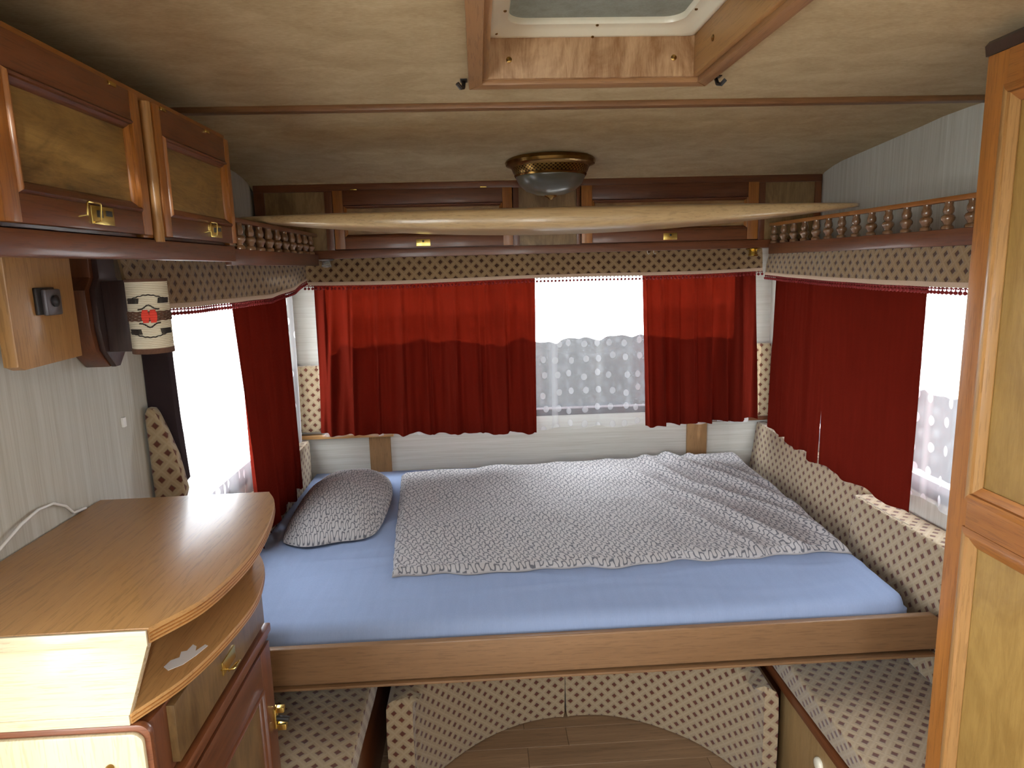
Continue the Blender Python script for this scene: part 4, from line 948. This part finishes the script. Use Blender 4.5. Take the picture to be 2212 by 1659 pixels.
# embroidery as thin threads lying on the shade; front direction towards -y+x
def on_shade(a, z, e=.001): return (sx_+(r0+e)*math.sin(a), sy_-(r0+e)*math.cos(a), z)
fa = .42; zc = 1.524
def thread(pts, mat, r, name): MB().tube([on_shade(a, z) for a, z in pts], r, 5).build(name, mat, WL, 60)
for sg in (1, -1):
    pts = [(fa+u_*2.3, zc+sg*(.030+.010*math.exp(-(u_/.34)**2))+.0006*math.sin(u_*60)) for u_ in [i/40-.5 for i in range(41)]]; thread(pts, 'thread', .0011, 'embroidery_line')
    pts = [(fa+u_*1.0, zc+sg*(.013+.008*math.exp(-(u_/.22)**2))+.0005*math.sin(u_*70)) for u_ in [i/30-.5 for i in range(31)]]; thread(pts, 'thread', .0013, 'embroidery_line')
    for side in (-1, 1):
        m = MB()
        for i in range(9):
            a = fa+side*(.48+i*.075); m.tube([on_shade(a, zc+sg*.024), on_shade(a+.05, zc+sg*.034)], .0011, 4)
        m.build('embroidery_stitches', 'thread', WL, 60)
m = MB()
for z in (-.0075, -.0045, -.0015, .0015, .0045, .0075): m.tube([on_shade(fa+u_*2.9, zc+z+.0006*math.sin(u_*40+z*900), .0006) for u_ in [i/40-.5 for i in range(41)]], .0018, 5)
m.build('embroidery_band', 'thread_brown', WL, 60)
m = MB()
for sgn in (-1, 1):
    for ri, zz in ((.0, 0), (.0, .005), (.0, -.005), (0, .0095), (0, -.0095)):
        wdt = .17*math.sqrt(max(0, 1-(zz/.0135)**2)); m.tube([on_shade(fa+sgn*.17+q*wdt, zc+zz, .0018) for q in (-1, -.5, 0, .5, 1)], .0030, 6)
m.build('red_motif', 'thread_red', WL, 60)

tag(MB().box((XL, 1.512, 1.266), (XL+.006, 1.524, 1.288), .001).build('wall_clip', 'white', None, 40), 'small white plastic clip on the left wall below the lamp', 'clip')
m = MB(); cpts = [(-.795, .86, 1.150), (-.797, .98, 1.152), (-.798, 1.08, 1.165), (-.800, 1.14, 1.184), (-.802, 1.19, 1.192), (-.803, 1.235, 1.188), (-.803, 1.27, 1.170), (-.803, 1.29, 1.149), (-.803, 1.33, 1.144)]
m.tube(cpts, .0028, 8); tag(m.build('power_cable', 'white', None, 60), 'thin white cable curling up behind the worktop on the left wall', 'cable')

# ================================================================== SPOTS UNDER THE REAR CUPBOARD
def spot(label, x, y, mats, z=1.643):
    T_ = thing('spot_lamp', label, 'spot lamp', (x, y, z-.03), 'small spots under the rear cupboard')
    MB().lathe([(.026, 0), (.028, -.003), (.024, -.006), (.012, -.007)], (x, y, z), 'z', 24).build('base_plate', mats[0], T_, 40)
    MB().lathe([(.012, -.006), (.016, -.012), (.016, -.022), (.019, -.026), (.016, -.030), (0, -.031)], (x, y, z), 'z', 24).build('lens', mats[1], T_, 60)
spot('brass cup spot at the right end under the rear cupboard', 1.050, 2.565, ('brass', 'brass'))
spot('clear glass spot at the left end under the rear cupboard', -.560, 2.565, ('steel', 'clear'))
T_ = thing('cup_hook', 'tiny bright metal hooks under the middle right of the rear cupboard', 'hook', (.655, 2.57, 1.63))
m = MB()
for dx in (-.012, .012): m.tube([(.655+dx, 2.568, 1.645), (.655+dx, 2.568, 1.636), (.655+dx+.004, 2.566, 1.630), (.655+dx+.009, 2.566, 1.634)], .0012, 6)
m.build('hook', 'steel', T_, 50)

# ================================================================== WARDROBE (right foreground)
WD = thing('wardrobe', 'tall wooden wardrobe with panelled door at the right edge', 'wardrobe', (1.1, .8, 0))
box('carcase', (.905, .55, .004), (XR-.001, 1.192, 1.934), 'amber_z', WD)
P = Plane3((.905, 0, 0), (0, 1, 0), (-1, 0, 0))
P.slab(1.150, 1.202, .004, 1.935, -.002, .010).build('corner_stile', 'amber_z', WD, 40)
m = MB(); m.prism([(.912, .55, 1.935), (.893, .55, 1.935), (.890, .55, 1.952), (.897, .55, 1.960), (.912, .55, 1.960)], (0, .656, 0), .001); m.build('cornice', 'dark_brown', WD, 50)
wd = P.slab(.60, .660, .03, 1.934, .0, .014).build('door', 'amber_z', WD, 40)
P.slab(1.130, 1.1495, .03, 1.934, .0, .010).build('door_stile', 'amber_z', wd, 40)
for v0, v1, nm in ((1.878, 1.934, 'top_rail'), (1.098, 1.150, 'middle_rail'), (.03, .12, 'bottom_rail')):
    P.slab(.66, 1.1495, v0, v1, 0.0105, .0135).build(nm, 'amber_y', wd, 40)
for v0, v1 in ((1.150, 1.878), (.12, 1.098)):
    P.slab(.655, 1.148, v0-.004, v1+.004, .0005, .004, 0).build('panel', 'burl_z', wd)
    moulding(P, .66, 1.1555, v0, v1, .032, .0140, 'moulding', ('amber_y', 'honey_z'), wd)
